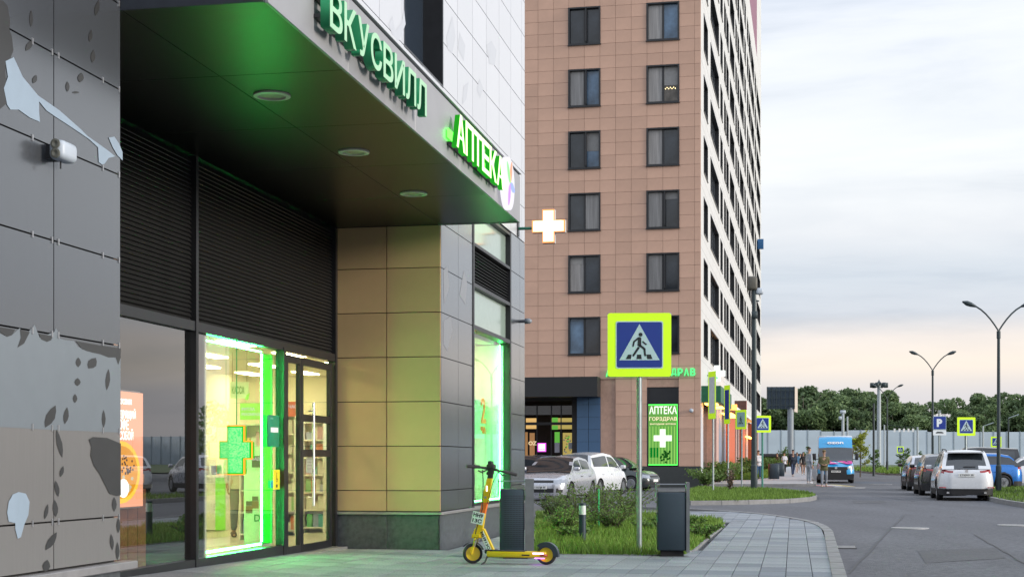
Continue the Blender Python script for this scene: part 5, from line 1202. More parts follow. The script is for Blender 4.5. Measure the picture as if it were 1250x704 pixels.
# ================================================================= scooter, bins, bollard
M_yel = mat('scooter yellow', (.72, .50, .01), .35, var=.06, scale=5, coat=.3); M_rub = mat('rubber', (.02, .02, .022), .7); M_org = mat('orange sleeve', (.75, .16, .02), .5)
def scooter():
    wf_ = onY(577, 18.6); wr_ = onY(667, 18.35); d = wr_-wf_; ang = math.atan2(d.y, d.x); D = d.length
    s = root('kick_scooter', 'yellow rental kick scooter on its side stand on the pavement in front of the bin', 'scooter', (wf_.x, wf_.y, gz(wf_.x, wf_.y)), ang)
    r = .125
    for x, nm in ((0, 'front'), (D, 'rear')):
        w_ = MB().lathe([(r*.72, -.025), (r*.93, -.03), (r, -.015), (r, .015), (r*.93, .03), (r*.72, .025)], 32, 'y', caps=False)
        o = w_.obj('wheel', M_rub, s, (x, 0, r), smooth=True)
        m = MB().lathe([(r*.60, -.012), (0, -.014)], 32, 'y').lathe([(r*.60, .012), (0, .014)], 32, 'y').lathe([(r*.74, -.02), (r*.66, -.018), (r*.66, .018), (r*.74, .02)], 32, 'y').lathe([(.03, -.03), (.03, .03)], 16, 'y')
        for k in range(9):
            a = k*2*math.pi/9; c, e = math.cos(a), math.sin(a)
            m.tube([(c*.025, 0, e*.025), (c*r*.7, 0, e*r*.7)], [.012, .009], 6)
        sl_ = MB()
        for k in range(9):
            a = (k+.5)*2*math.pi/9; c, e = math.cos(a), math.sin(a)
            for sy in (-1, 1): sl_.prism([(c*r*.5+math.cos(q)*.013, sy*.0145, e*r*.5+math.sin(q)*.013) for q in (0, 1.05, 2.1, 3.14, 4.2, 5.25)], (0, sy*.004, 0))
        sl_.obj('slot', M_rub, o)
        m.obj('rim', M_yel, o, rot=(0, 0, .35 if x == 0 else 0) if False else (0, 0, 0))
        if x == 0: o.rotation_euler = (0, 0, R(28))
    # front fork with springs, mudguard
    fk = MB()
    for t in (-.055, .055): fk.tube([(0, t, r), (.03, t, r+.10)], .016, 8).tube([(.03, t, r+.1), (.045, t*.9, r+.2)], .013, 8)
    fk.box(.01, .11, -.07, .07, .335, .37).obj('fork', M_yel, s)
    sp = MB()
    for t in (-.055, .055):
        for k in range(6): sp.lathe([(.012, 0), (.021, .006), (.012, .012)], 10, 'z', (.025+.012*k/2.2+.01, t, r+.085+k*.017))
    sp.obj('spring', mat('steel spring', (.6, .6, .6), .3, .9), s)
    MB().add([(math.cos(R(a))*(r+.02), y, r+math.sin(R(a))*(r+.02)) for a in range(20, 160, 14) for y in (-.04, .04)], [(2*k, 2*k+1, 2*k+3, 2*k+2) for k in range(9)]).obj('mudguard', M_rub, s)
    # steering tube: yellow neck, orange sleeve, yellow head, black stem and bar
    A = Vector((.075, 0, .36)); T_ = Vector((.245, 0, 1.15)); L = lambda t: tuple(A.lerp(T_, t))
    def blade(t0, t1, w0, w1, th, m, nm):
        a, b = Vector(L(t0)), Vector(L(t1)); return MB().add([(a.x-w0, -th, a.z), (a.x+w0, -th, a.z), (a.x+w0, th, a.z), (a.x-w0, th, a.z), (b.x-w1, -th, b.z), (b.x+w1, -th, b.z), (b.x+w1, th, b.z), (b.x-w1, th, b.z)],
            [(0, 3, 2, 1), (4, 5, 6, 7), (0, 1, 5, 4), (1, 2, 6, 5), (2, 3, 7, 6), (3, 0, 4, 7)]).obj(nm, m, s)
    blade(-.05, .10, .075, .055, .035, M_yel, 'neck'); blade(.10, .34, .045, .035, .03, M_yel, 'neck'); blade(.34, .52, .034, .036, .03, M_org, 'sleeve'); blade(.52, .66, .04, .045, .033, M_yel, 'stem'); blade(.66, .90, .045, .03, .033, M_yel, 'stem')
    blade(.90, 1.03, .03, .028, .028, M_rub, 'stem_top')
    q = L(.72); bx('headlamp', emis('white lamp', (1, .85, .7), 2.2), s, q[0]-.012, q[0]+.008, -.036, -.034, q[2]-.02, q[2]+.05); q = L(.6); MB().lathe([(.015, 0), (0, 0)], 14, 'y').obj('badge', mat('badge grey', (.4, .5, .6), .4), s, (q[0], -.035, q[2]))
    bar = MB().tube([(T_.x-.24, -.16, T_.z+.07), (T_.x-.12, -.08, T_.z+.06), (T_.x, 0, T_.z+.04), (T_.x+.12, .08, T_.z+.01), (T_.x+.26, .16, T_.z-.03)], [.016, .016, .02, .016, .016], 10).obj('handlebar', M_rub, s)
    for a, b in (((-.27, -.18, .075), (-.13, -.085, .065)), ((.13, .085, .01), (.28, .175, -.035))): MB().tube([(T_.x+a[0], a[1], T_.z+a[2]), (T_.x+b[0], b[1], T_.z+b[2])], .023, 10).obj('grip', M_rub, bar)
    MB().tube([(T_.x-.02, 0, T_.z+.04), (T_.x-.10, -.1, T_.z+.0), (T_.x-.14, -.12, T_.z+.02)], .01, 6).tube([(T_.x+.05, 0, T_.z+.04), (T_.x+.13, .05, T_.z-.04), (T_.x+.17, .07, T_.z-.05)], .01, 6).obj('brake_lever', M_rub, bar)
    rbox('display', M_rub, s, T_.x-.05, T_.x+.05, -.06, .05, T_.z+.04, T_.z+.10, .015, 2)
    rbox('phone_holder', M_rub, s, T_.x-.035, T_.x+.02, -.05, .05, T_.z+.09, T_.z+.14, .012, 2); MB().tube([(T_.x-.05, 0, T_.z-.03), (T_.x+.0, -.02, T_.z+.05)], .022, 8).obj('cable', M_rub, s)
    # diagonal down to the deck
    MB().prism([(.09, -.03, .39), (.155, -.03, .44), (.29, -.03, .165), (.20, -.03, .165)], (0, .06, 0)).obj('down_tube', M_yel, s)
    rbox('deck', M_yel, s, .20, D+.01, -.075, .075, .085, .165, .018, 2); rbox('deck_mat', M_rub, s, .24, D-.26, -.07, .07, .155, .172, .006, 1)
    rbox('hinge', M_rub, s, .17, .32, -.06, .06, .13, .18, .012, 2)
    bx('side_slot', M_rub, s, .66, .76, -.079, -.075, .112, .128); o = bx('deck_light', emis('pink deck light', (1, .35, .8), 5), s, .80, .94, -.08, -.076, .135, .15)
    rbox('tail_lamp', M_tl, s, D-.07, D+.02, -.08, .08, .10, .135, .01, 1)
    o = bx('under_light', emis('violet glow lamp', (.6, .12, 1), 6), s, .82, .94, -.06, .06, .078, .084)
    MB().tube([(T_.x-.1, -.05, T_.z+.03), (T_.x-.09, -.06, T_.z-.12), (T_.x-.10, -.05, T_.z-.45), (.06, -.05, .42), (.04, -.055, .3)], .006, 6).tube([(T_.x+.08, .02, T_.z), (T_.x+.03, -.045, T_.z-.14), (T_.x-.04, -.045, T_.z-.4)], .005, 6).obj('brake_cable', M_rub, s)
    # rear mudguard
    pts = [(a, y) for a in range(-10, 150, 16) for y in (-.045, .045)]
    mg = MB().add([(D+math.cos(R(a))*(r+.035), y, r+math.sin(R(a))*(r+.035)) for a, y in pts], [(2*k, 2*k+1, 2*k+3, 2*k+2) for k in range(9)])
    for y in (-.045, .045): mg.add([(D+math.cos(R(a))*(r+.035), y, r+math.sin(R(a))*(r+.035)) for a in range(-10, 150, 16)]+[(D+math.cos(R(a))*(r*.75), y, r+math.sin(R(a))*(r*.75)) for a in range(-10, 150, 16)], [(k, k+1, k+11, k+10) for k in range(9)])
    mg.obj('rear_mudguard', mat('mudguard blue black', (.025, .035, .05), .4), s)
    MB().tube([(.215, -.03, .12), (.20, -.13, .03), (.17, -.17, .0)], [.014, .011, .012], 8).obj('side_stand', M_rub, s)
    # plates
    pm = mat('plate mint', (.68, .76, .72), .5)
    q = L(.22); p = bx('number_plate', pm, s, -.075, .075, -.006, .006, -.075, .075); p.location = (q[0]-.03, -.05, q[2]+.04); p.rotation_euler = (0, R(12), 0)
    ink = mat('plate ink', (.01, .02, .02), .6)
    text('lettering', 'НН9', ink, p, (-.062, -.0065, .01), .052, *FRO, depth=.001, width=.124, bold=.03); text('lettering', '13С', ink, p, (-.062, -.0065, -.06), .052, *FRO, depth=.001, width=.124, bold=.03)
    p2 = bx('number_strip', pm, s, -.028, .028, -.002, .002, -.13, .13); p2.location = (.175, -.033, .29); p2.rotation_euler = (0, R(-25), 0)
    text('lettering', 'НН913С', ink, p2, (-.018, -.0025, .12), .038, (0, 0, -1), (1, 0, 0), depth=.001, width=.24, bold=.03)
    return s
scooter()
M_bin = mat('bin sheet', (.028, .045, .062), .42, .3, var=.1, scale=3); M_binf = mat('bin frame', (.20, .21, .22), .35, .8); M_perf = mat('perforation', (.006, .006, .008), .8)
def bin_(label, px0, px1, Y, h, perf, ang=0, pilw=.05, pile=0):
    p = onY((px0+px1)/2, Y); wd = (px1-px0)/F*Y; b = root('litter_bin', label, 'litter bin', (p.x, p.y, gz(p.x, p.y)), ang, 'tall metal bins on the pavement'); d = .34; hw = wd/2
    rbox('body', M_bin, b, -hw+pilw*.1, hw-pilw*1.1, -d/2, d/2, .08, h*.865, .018, 2); bx('base', M_perf, b, -hw*.75, hw*.65, -d/2+.05, d/2-.05, 0, .08)
    bx('lid', mat('bin lid', (.1, .11, .12), .4, .5), b, -hw+.02, hw-.06, -d/2+.02, d/2-.02, h*.866, h*.875)
    MB().box(hw-pilw, hw, -d/2-.01, d/2+.01, .06, h).obj('side_frame', M_binf, b); MB().box(-hw-.012, -hw+.004, -d/2-.01, d/2+.01, h*.8, h).obj('side_frame', M_binf, b)
    MB().tube([(-hw, -d/2+.03, h-.03), (hw-.01, -d/2+.03, h-.03)], .008, 6).tube([(-hw, d/2-.03, h-.03), (hw-.01, d/2-.03, h-.03)], .008, 6).obj('rail', M_binf, b)
    if perf:
        m = MB(); nx = 15; nz = 26
        for i in range(nx):
            for j in range(nz):
                x = -hw+.07+i*(wd-.16)/nx; z = .16+j*(h*.66)/nz; m.box(x-.0045, x+.0045, -d/2-.0015, -d/2+.001, z-.0045, z+.0045)
        stuff(m.obj('perforations', M_perf, b))
    return b
bin_('dark perforated steel bin just behind the yellow scooter', 609, 651.5, 19.6, 1.05, True, pilw=.115); bin_('tall dark blue bin right of the crossing sign pole', 801.5, 841, 20.0, 1.0, False, R(-4), .045)
p = onY(711, 22.6); bo = root('bollard_light', 'short dark bollard lamp with a pale ring in the grass', 'bollard', (p.x, p.y, gz(p.x, p.y)))
MB().lathe([(.055, 0), (.055, .46)], 24).obj('post', M_bin, bo); MB().lathe([(.053, .46), (.053, .60)], 24).obj('lens', mat('lens white', (.6, .62, .62), .35), bo); MB().lathe([(.057, .60), (.057, .635), (0, .64)], 24).obj('cap', M_bin, bo)
p = onY(731, 27.0); sk = root('garden_stake', 'thin bright green stake among the shrubs', 'stake', (p.x, p.y, gz(p.x, p.y))); MB().lathe([(.012, 0), (.012, .75), (0, .76)], 8).obj('rod', mat('green rod', (.02, .42, .16), .5), sk)
# small waste on the grass edge, in front of the tower: dark planters by the far pavement
for px, Y, lb in ((944.5, 92, 'first dark planter box beside the far pavement'), (951.5, 105, 'second dark planter box farther along the pavement'), (933, 120, 'farthest dark planter box near the tower wall')):
    p = onY(px, Y); pt = root('planter', lb, 'planter', (p.x, p.y, gz(p.x, p.y)), 0, 'planters by the far pavement'); rbox('box', M_bin, pt, -.3, .3, -.3, .3, 0, .95, .02, 1); bx('soil', M_soil, pt, -.26, .26, -.26, .26, .955, .97)
# ================================================================= signs on posts
M_post = mat('galvanised post', (.26, .30, .31), .42, .7, var=.15, scale=6); M_lime = mat('fluorescent yellow green', (.60, .88, .01), .5, var=.02, emit=(.55, .9, .0), es=.16)
M_sblue = mat('sign blue', (.006, .03, .24), .4, var=.03); M_swhite = mat('sign white', (.42, .55, .60), .45, var=.04); M_sink = mat('sign black', (.006, .01, .012), .5)
def rrect(w, h, r, n=5):
    P = []
    for cx, cy, a0 in ((w/2-r, h/2-r, 0), (-w/2+r, h/2-r, 90), (-w/2+r, -h/2+r, 180), (w/2-r, -h/2+r, 270)):
        for k in range(n+1): a = R(a0+90*k/n); P.append((cx+r*math.cos(a), cy+r*math.sin(a)))
    return P
def flat(parent, name, pts, y, m, z0=0, th=.003): return MB().prism([(x, y, z+z0) for x, z in reversed(pts)], (0, -th, 0)).obj(name, m, parent, fix=True)
def ped(parent, s, mirror=1, full=True):
    """the walking figure: drawn on a unit square of half-width 1, then scaled by s"""
    f = lambda L_: [(mirror*x*s, z*s) for x, z in L_]
    mb = MB(); y = -.0125
    def poly(L_): 
        P = f(L_); P = P if mirror > 0 else P[::-1]; mb.prism([(x, y, z) for x, z in reversed(P)], (0, -.002, 0))
    def limb(a, b, w0, w1=None):
        w1 = w1 or w0; d = Vector((b[0]-a[0], b[1]-a[1])).normalized(); n = Vector((-d.y, d.x))
        poly([(a[0]+n.x*w0, a[1]+n.y*w0), (a[0]-n.x*w0, a[1]-n.y*w0), (b[0]-n.x*w1, b[1]-n.y*w1), (b[0]+n.x*w1, b[1]+n.y*w1)])
        for c, w_ in ((a, w0), (b, w1)): poly([(c[0]+w_*math.cos(t*math.pi/4), c[1]+w_*math.sin(t*math.pi/4)) for t in range(8)])
    poly([(.05+.09*math.cos(t*math.pi/6), .46+.09*math.sin(t*math.pi/6)) for t in range(12)])
    poly([(-.06, .33), (.02, .36), (.08, .32), (.08, .0), (-.03, -.06), (-.09, -.02), (-.07, .2)])
    limb((-.03, .31), (-.24, .15), .045, .035); limb((-.24, .15), (-.28, -.05), .04, .035); limb((.15, .14), (.29, .03), .035, .035)
    limb((.02, -.02), (.22, -.17), .055, .045); limb((.22, -.17), (.25, -.46), .05, .042); limb((-.04, -.12), (-.27, -.46), .05, .045)
    for x0, k in ((-.46, .06), (.0, 0), (.46, -.06)): poly([(x0-.10+k, -.42), (x0+.08+k*.6, -.42), (x0+.10+k*-.3, -.62), (x0-.13+k*-.3, -.62)])
    return stuff(mb.obj('pictogram', M_sink, parent, fix=True)) if False else mb.obj('pictogram', M_sink, parent, fix=True)
def crossing(label, px, pyt, pyb, Y, post=True, base=None, ang=0, wmul=1.0, mirror=1, poled=.033, postm=None, back=False, dz=0, name='crossing_sign', grp='pedestrian crossing signs'):
    p = onY(px, Y); c = at(px, (pyt+pyb)/2, Y); g0 = gz(p.x, p.y); hs = (pyb-pyt)/F*Y
    r = root(name, label, 'road sign', (p.x, p.y, g0), ang, grp); zc = c.z-g0
    bd = rbox('backing', M_post, r, -hs*wmul/2, hs*wmul/2, -.004, .006, zc-hs/2, zc+hs/2, .003, 1)
    w2 = hs*wmul
    flat(r, 'border_panel', rrect(w2, hs, hs*.04), -.004, M_lime, zc)
    k = .745; flat(r, 'white_edge', rrect(w2*k, hs*k*1.0, hs*.03), -.0075, M_swhite, zc+.0); flat(r, 'blue_panel', rrect(w2*k*.955, hs*k*.955, hs*.03), -.0105+.002, M_sblue, zc)
    s_ = hs*k*.955
    tri = [(-.445*s_*wmul, -.34*s_), (.445*s_*wmul, -.34*s_), (0, .46*s_)]
    flat(r, 'white_triangle', tri, -.0115, M_swhite, zc, .001)
    o = ped(r, s_*.5, mirror); o.location.z = zc-.005*s_; o.scale = (wmul, 1, 1)
    if post:
        MB().lathe([(poled, 0), (poled, zc+hs/2-.03)], 14).obj('post', postm or M_post, r, (0, poled+.008, 0))
        for dz_ in (-.3, .3): bx('clamp', M_post, r, -.05, .05, .004, poled*2+.015, zc+dz_*hs-.015, zc+dz_*hs+.015)
    return r
crossing('large pedestrian crossing sign in a yellow green frame on the near post', 780.5, 382, 459.5, 20.6, ang=R(-2), poled=.038)
crossing('pedestrian crossing sign on a green post left of the far pavement', 931, 507, 527.5, 66, ang=R(4), mirror=1, postm=mat('green post', (.05, .22, .16), .5), poled=.045)
crossing('pedestrian crossing sign to the right of the parking sign', 1179.5, 509, 531.5, 62, ang=R(2), poled=.05)
crossing('pedestrian crossing sign partly behind the right lamp post', 1216, 532.5, 545.5, 90, poled=.05); crossing('tiny pedestrian crossing sign above the far end of the parked row', 1099, 544.5, 552.8, 120, poled=.04)
crossing('pedestrian crossing sign beside the roof of the delivery van', 1041.5, 535, 544, 100, poled=.04, mirror=-1, wmul=1.0)
# boards seen edge on
def sideboard(label, px0, px1, pyt, pyb, Y, base_py, m1, m2, inner=True):
    px = (px0+px1)/2; Y0 = Y; p = onY(px, Y0); g0 = gz(p.x, p.y); c0 = at(px, pyt, Y0).z-g0; c1 = at(px, pyb, Y0).z-g0; wd = .7; ap = (px1-px0)/F*Y0; a = math.acos(min(1, ap/wd))
    r = root('road_sign', label, 'road sign', (p.x, p.y, g0), -a); h = c0-c1; zc = (c0+c1)/2
    bx('backing', M_post, r, -wd/2, wd/2, 0, .01, c1, c0); flat(r, 'border_panel', rrect(wd, h, .03), -.001, m1, zc); 
    if inner: flat(r, 'inner_panel', rrect(wd*.72, h*.76, .02), -.0055, m2, zc); 
    MB().lathe([(.035, 0), (.035, c0-.05)], 12).obj('post', M_post, r, (0, .05, 0)); return r
sideboard('pale board seen almost edge on with a lime rim on the leftmost slim post', 866, 872.3, 453, 511, 57, 606, M_lime, mat('pale board', (.5, .52, .52), .5)); sideboard('narrow sign seen edge on with a lime rim on the second slim post', 885.5, 889.5, 470, 517, 61, 600, M_lime, M_sblue)
r_ = sideboard('turned crossing sign with dark figure on a lime board left of the tall camera pole', 899, 910, 500, 523.5, 66, 590, M_lime, mat('sign grey green', (.25, .42, .38), .5))
o = ped(r_, .3); o.location = (0, -.004, at(905, 512, 66).z-gz(13, 66)); o.scale = (.8, 1, 1)
# parking sign
p = onY(1147, 64); g0 = gz(p.x, p.y); pk = root('parking_sign', 'blue square parking sign with a small white plate below it', 'road sign', (p.x, p.y, g0), R(2)); hs = 16.3/F*64*1.0; zc = at(1147, 515.8, 64).z-g0
bx('backing', M_post, pk, -hs/2, hs/2, 0, .01, zc-hs/2, zc+hs/2); flat(pk, 'white_edge', rrect(hs, hs, .04), -.001, M_swhite, zc); flat(pk, 'blue_panel', rrect(hs*.94, hs*.94, .035), -.0045, M_sblue, zc)
text('lettering', 'P', mat('sign bright white', (.7, .75, .78), .5), pk, (-.13, -.0085, zc-hs*.3), hs*.6, *FRO, depth=.002, bold=.06)
flat(pk, 'plate', rrect(hs, hs*.4, .02), -.002, MATS['sign bright white'], zc-hs*.73); MB().prism([(-.17, -.008, zc-hs*.78), (.17, -.008, zc-hs*.78), (.17, -.008, zc-hs*.72), (.06, -.008, zc-hs*.66), (-.1, -.008, zc-hs*.66), (-.17, -.008, zc-hs*.72)], (0, .003, 0)).obj('car_pictogram', M_sink, pk)
MB().lathe([(.04, 0), (.04, zc+hs*.75)], 12).obj('post', M_post, pk, (0, .06, 0)); bx('lamp_head', M_post, pk, -.06, .06, .0, .12, zc+hs*.75, zc+hs*.95)
# ================================================================= lamp posts and masts
M_lp = mat('lamp post paint', (.035, .05, .055), .45, .4, var=.1)
def lamp(label, px, Y, zf, span, ztip, ang=0, rad=.075):
    p = road_at(px, Y); g0 = p[2]+.12; r = root('street_lamp', label, 'street lamp', (p[0], p[1], g0), ang, 'double armed street lamps'); zf -= g0; ztip -= g0
    MB().lathe([(rad*1.5, 0), (rad*1.4, 1.0), (rad, 1.05), (rad*.75, zf-.3), (rad*1.0, zf-.28), (rad*1.0, zf)], 16).obj('pole', M_lp, r)
    for s in (1, -1):
        h = ztip-zf; pts = [(s*span*t, 0, zf+h*(1-(1-t)**2.0)*.97) for t in (0.02, .12, .25, .4, .55, .7, .85)]
        MB().tube([(0, 0, zf-.05)]+pts, .032, 8).obj('arm', M_lp, r)
        a = pts[-2]; b = (s*span*1.12, 0, ztip+.06); MB().tube([a, pts[-1], ((pts[-1][0]+b[0])/2, 0, (pts[-1][2]+b[2])/2), b], [.04, .09, .10, .03], 8).obj('lamp_head', M_lp, r)
    return r
lamp('double armed street lamp nearest the right edge of the photo', 1219, 57, CH+(HY-404)/F*57, 1.25, CH+(HY-370)/F*57)
lamp('double armed street lamp between the parking sign and the van', 1138.5, 86, CH+(HY-452)/F*86, 1.22, CH+(HY-430)/F*86)
lamp('far double armed street lamp over the trees above the van', 1083, 128, CH+(HY-487)/F*128, 1.25, CH+(HY-470)/F*128)
lamp('double armed street lamp standing outside the frame on the right', 1560, 44, 6.4, 1.25, 7.6)
lamp('second double armed street lamp outside the frame on the right', 1900, 60, 6.4, 1.25, 7.6)
p = onY(920.5, 60); g0 = gz(p.x, p.y); mp_ = root('camera_pole', 'tall dark pole carrying a lamp head and a white camera in front of the tower', 'pole', (p.x, p.y, g0)); zt = CH+(HY-350)/F*60-g0
MB().lathe([(.14, 0), (.13, 1.0), (.115, 1.05), (.085, zt)], 16).obj('pole', M_lp, mp_)
rbox('lamp_head', mat('lamp bronze', (.08, .075, .06), .5), mp_, -.28, .12, -.2, .2, zt-.15, zt+.42, .1, 3); rbox('camera', M_wpl, mp_, .06, .38, -.12, .12, zt-.32, zt-.05, .08, 3); bx('bracket', M_lp, mp_, 0, .2, -.03, .03, zt-.6, zt-.55); rbox('junction_box', M_lp, mp_, -.12, .12, -.16, -.08, zt-1.3, zt-1.0, .02, 1)
def mast(label, px, Y, pyt, rad, m=None, head=None, base=0):
    p = onY(px, Y); g0 = gz(p.x, p.y); zt = CH+(HY-pyt)/F*Y-g0; r = root('mast', label, 'mast', (p.x, p.y, g0)); MB().lathe([(rad*1.2, 0), (rad, zt)], 10).obj('pole', m or M_post, r)
    if head == 'cluster':
        for a in range(0, 360, 60): c, s = math.cos(R(a)), math.sin(R(a)); MB().tube([(0, 0, zt-.3), (c*.8, s*.8, zt-.1)], .05, 6).obj('arm', M_lp, r); rbox('floodlight', M_lp, r, c*1.0-.25, c*1.0+.25, s*1.0-.25, s*1.0+.25, zt-.35, zt+.35, .05, 1)
        MB().lathe([(.35, 0), (.4, .3), (.1, .6), (0, .9)], 10).obj('cap', M_lp, r, (0, 0, zt))
    if head == 'arm': MB().tube([(0, 0, zt), (1.2, 0, zt+.4)], [.05, .08], 6).obj('arm', M_post, r)
    if head == 'cam': rbox('floodlight', M_wpl, r, -.4, .4, -.2, .2, zt-.2, zt+.3, .05, 1); rbox('floodlight', M_wpl, r, -.6, -.2, -.2, .2, zt-1.1, zt-.6, .05, 1)
    return r
M_pale = mat('pale mast', (.36, .40, .43), .5)
mast('tallest pale mast with a ring of floodlights beyond the van', 1073, 210, 470, .26, M_pale, 'cluster'); mast('short pale floodlight mast left of the delivery van roof', 1029, 220, 503, .2, M_pale, 'cam'); mast('thin pale mast between the van and the young tree', 1034.5, 230, 508, .12, M_pale)
mast('dark slim pole right of the young tree', 1066.5, 105, 492, .07, M_lp); mast('lamp mast with one arm far right above the blue car', 1200, 170, 520, .1, M_pale, 'arm'); mast('thin mast behind the crossing sign far right', 1231, 170, 510, .09, M_lp, 'arm'); mast('thin grey mast standing at the barrier behind the parking sign', 1120, 190, 521, .12, M_pale)
mast('short grey mast beside the pale floodlight mast', 1079.5, 200, 518, .1, M_pale)
# string of small pennant lamps between masts
fl = MB()
gl_ = root('pennant_string', 'row of five small white pennants hanging in front of the far trees', 'pennants', (0, 0, 0))
for px in (1092, 1098, 1103.5, 1109, 1114.5): q = at(px, 525, 190); bx('pennant', mat('pennant white', (.7, .7, .72), .5), gl_, q.x-.12, q.x+.12, q.y-.02, q.y+.02, q.z-.2, q.z+.25)
a, b = at(1079.5, 518, 190), at(1120, 521, 190); MB().tube([a, (a+b)/2+Vector((0, 0, -.1)), b], .02, 4).obj('wire', M_lp, gl_)
# billboard
p = onY(965, 230); g0 = gz(p.x, p.y); bb_ = root('billboard', 'big two sided billboard on a thick column seen from its dark back', 'billboard', (p.x, p.y, g0)); zt = at(965, 472, 230).z-g0; z0 = at(965, 499, 230).z-g0
MB().lathe([(.48, 0), (.48, z0+.2)], 16).obj('column', mat('billboard column', (.24, .27, .30), .5), bb_)
xl, xr, xe = (936-965)/F*230, (969-965)/F*230, (977-965)/F*230
MB().prism([(xl, -.2, z0), (xr, -.4, z0), (xr, -.4, zt), (xl, -.2, zt+.0)], (0, .3, 0)).obj('back_panel', mat('billboard back', (.045, .07, .10), .6, var=.3), bb_, fix=True)
MB().prism([(xr+.02, -.4, z0-.4), (xe, 2.2, z0-.5), (xe, 2.2, zt-.15), (xr+.02, -.4, zt+.05)], (-.2, .1, 0)).obj('front_panel', mat('billboard face', (.55, .47, .40), .6), bb_, fix=True)
for k in range(7): x = xl+(xr-xl)*k/6; MB().box(x-.05, x+.05, -.62, -.42, z0, zt).obj('rib', M_lp, bb_) if k < 7 else None
for k in range(3): z = z0+(zt-z0)*(k+.5)/3; bx('rail', M_lp, bb_, xl, xr, -.7, -.62, z-.05, z+.05)
# noise barrier
M_bar = mat('barrier panel', (.40, .47, .55), .45, .1, var=.08, scale=.3, rnd=.06); M_bpost = mat('barrier post', (.27, .32, .37), .5)
nb = root('noise_barrier', 'long pale grey noise barrier of upright panels in front of the woods', 'barrier', (0, 0, 0))
YB = 300; zt = at(0, 534, YB).z
pmb = MB().box(-1.29, 1.29, -.06, .06, 0, zt-.3+1.2).mesh('panel', M_bar); pob = MB().box(-.09, .09, -.16, .1, 0, zt+1.2-.2).mesh('post', M_bpost)
for k in range(-2, 60):
    x = 44+k*2.7; gzb = gz(x, YB)
    if k < 0: x = 44+k*2.7
    lo_ = .35 if k > 14 else (.25 if (k % 9) > 6 else 0)
    put('panel', pmb, nb, (x+1.35, YB, gzb-.3-lo_)); put('post', pob, nb, (x, YB, gzb-.3-lo_))
for k in range(0, 46):      # the barrier turns and comes back along the right side, where the shop window mirrors it
    y = YB-6*k; x = 44+60*2.7; 
    o = put('panel', pmb, nb, (x, y, gz(x, y)-.3), (0, 0, R(90)), (2.2, 1, 1))
# low grey building that the shop window mirrors
gbld = root('warehouse', 'long low grey building beyond the right edge of the frame', 'building', (74, 60, gz(74, 60)-.2), R(-35))
bx('wall', mat('grey render', (.22, .25, .29), .7, var=.1), gbld, -35, 35, 0, 14, 0, 5.2); bx('roof', M_bpost, gbld, -35.3, 35.3, -.3, 14.3, 5.2, 5.6)
for k in range(16): bx('window', M_cglass, gbld, -33+k*4.2, -31+k*4.2, -.03, .02, 1.6, 3.4)
# ================================================================= plants
M_leafa = leafmat('wood leaf', (.125, .195, .095), .45, .3); M_bark = mat('bark', (.10, .08, .06), .9, var=.3, scale=4, stretch=(1, 1, .2), bump=.4)  # wood leaf green is shifted bluish in place of distance haze
M_shr = leafmat('shrub leaf', (.14, .235, .07), .3, .4); M_young = leafmat('young tree leaf', (.24, .30, .05), .4, .4); M_dg = leafmat('low plant leaf', (.10, .19, .05), .5, .3)
def leaves(pts, size, rg, flat_=0.0):
    """one bent leaf quad per point"""
    n = len(pts); a = rg.normal(size=(n, 3)); a /= np.linalg.norm(a, axis=1)[:, None]; b = rg.normal(size=(n, 3)); b -= (a*b).sum(1)[:, None]*a; b /= np.linalg.norm(b, axis=1)[:, None]
    s = size*rg.uniform(.6, 1.4, n)[:, None]; v = np.empty((n, 4, 3)); v[:, 0] = pts-a*s; v[:, 1] = pts+b*s*.55; v[:, 2] = pts+a*s; v[:, 3] = pts-b*s*.55
    return v.reshape(-1, 3)
def crown_mesh(name, seed, h, rad, n, size, m, z0=.25, shape=1.0):
    rg = np.random.default_rng(seed); blobs = []
    nb = 15
    for k in range(nb):
        t = rg.random(); z = h*(z0+(1-z0)*t*.9+.03); r = rad*(math.sin(math.pi*min(.98, (.16+t*.8)))**.7)*rg.uniform(.35, .75); a = rg.uniform(0, 6.28); blobs.append((r*math.cos(a), r*math.sin(a), z, rad*rg.uniform(.3, .5)))
    per = n//nb; P = []
    for x, y, z, r in blobs:
        d = rg.normal(size=(per, 3)); d /= np.linalg.norm(d, axis=1)[:, None]; q = d*(r*rg.uniform(.55, 1.08, per)**.6)[:, None]; q[:, 2] *= .8; P.append(q+np.array([x, y, z]))
    P = np.concatenate(P); return numpy_mesh(name, leaves(P, size, rg), len(P), 4, m)
def trunk_mesh(seed, h, r, limbs=5, z0=.35):
    rg = random.Random(seed); m = MB(); m.tube([(0, 0, -.4), (rg.uniform(-.1, .1), rg.uniform(-.1, .1), h*.4), (rg.uniform(-.2, .2), rg.uniform(-.2, .2), h*.85)], [r, r*.7, r*.15], 8)
    for k in range(limbs):
        a = rg.uniform(0, 6.28); z = h*rg.uniform(z0, .7); L = h*rg.uniform(.15, .28); m.tube([(0, 0, z), (math.cos(a)*L*.6, math.sin(a)*L*.6, z+L*.5), (math.cos(a)*L, math.sin(a)*L, z+L)], [r*.35, r*.2, r*.05], 5)
    return m.mesh('trunk', M_bark, True)
TC = []
for k in range(6): h = 13.5; TC.append((crown_mesh('crown', 40+k, h, 3.9+.3*(k % 3), 4200, .36, M_leafa, .02), trunk_mesh(k, h, .2)))
rt = random.Random(3)
LB = ('broad green tree beyond the noise barrier, one of the dense front row', 'tree of the second row in the wood, its top just over the front row', 'tree of the rear row that closes the wood behind the barrier')
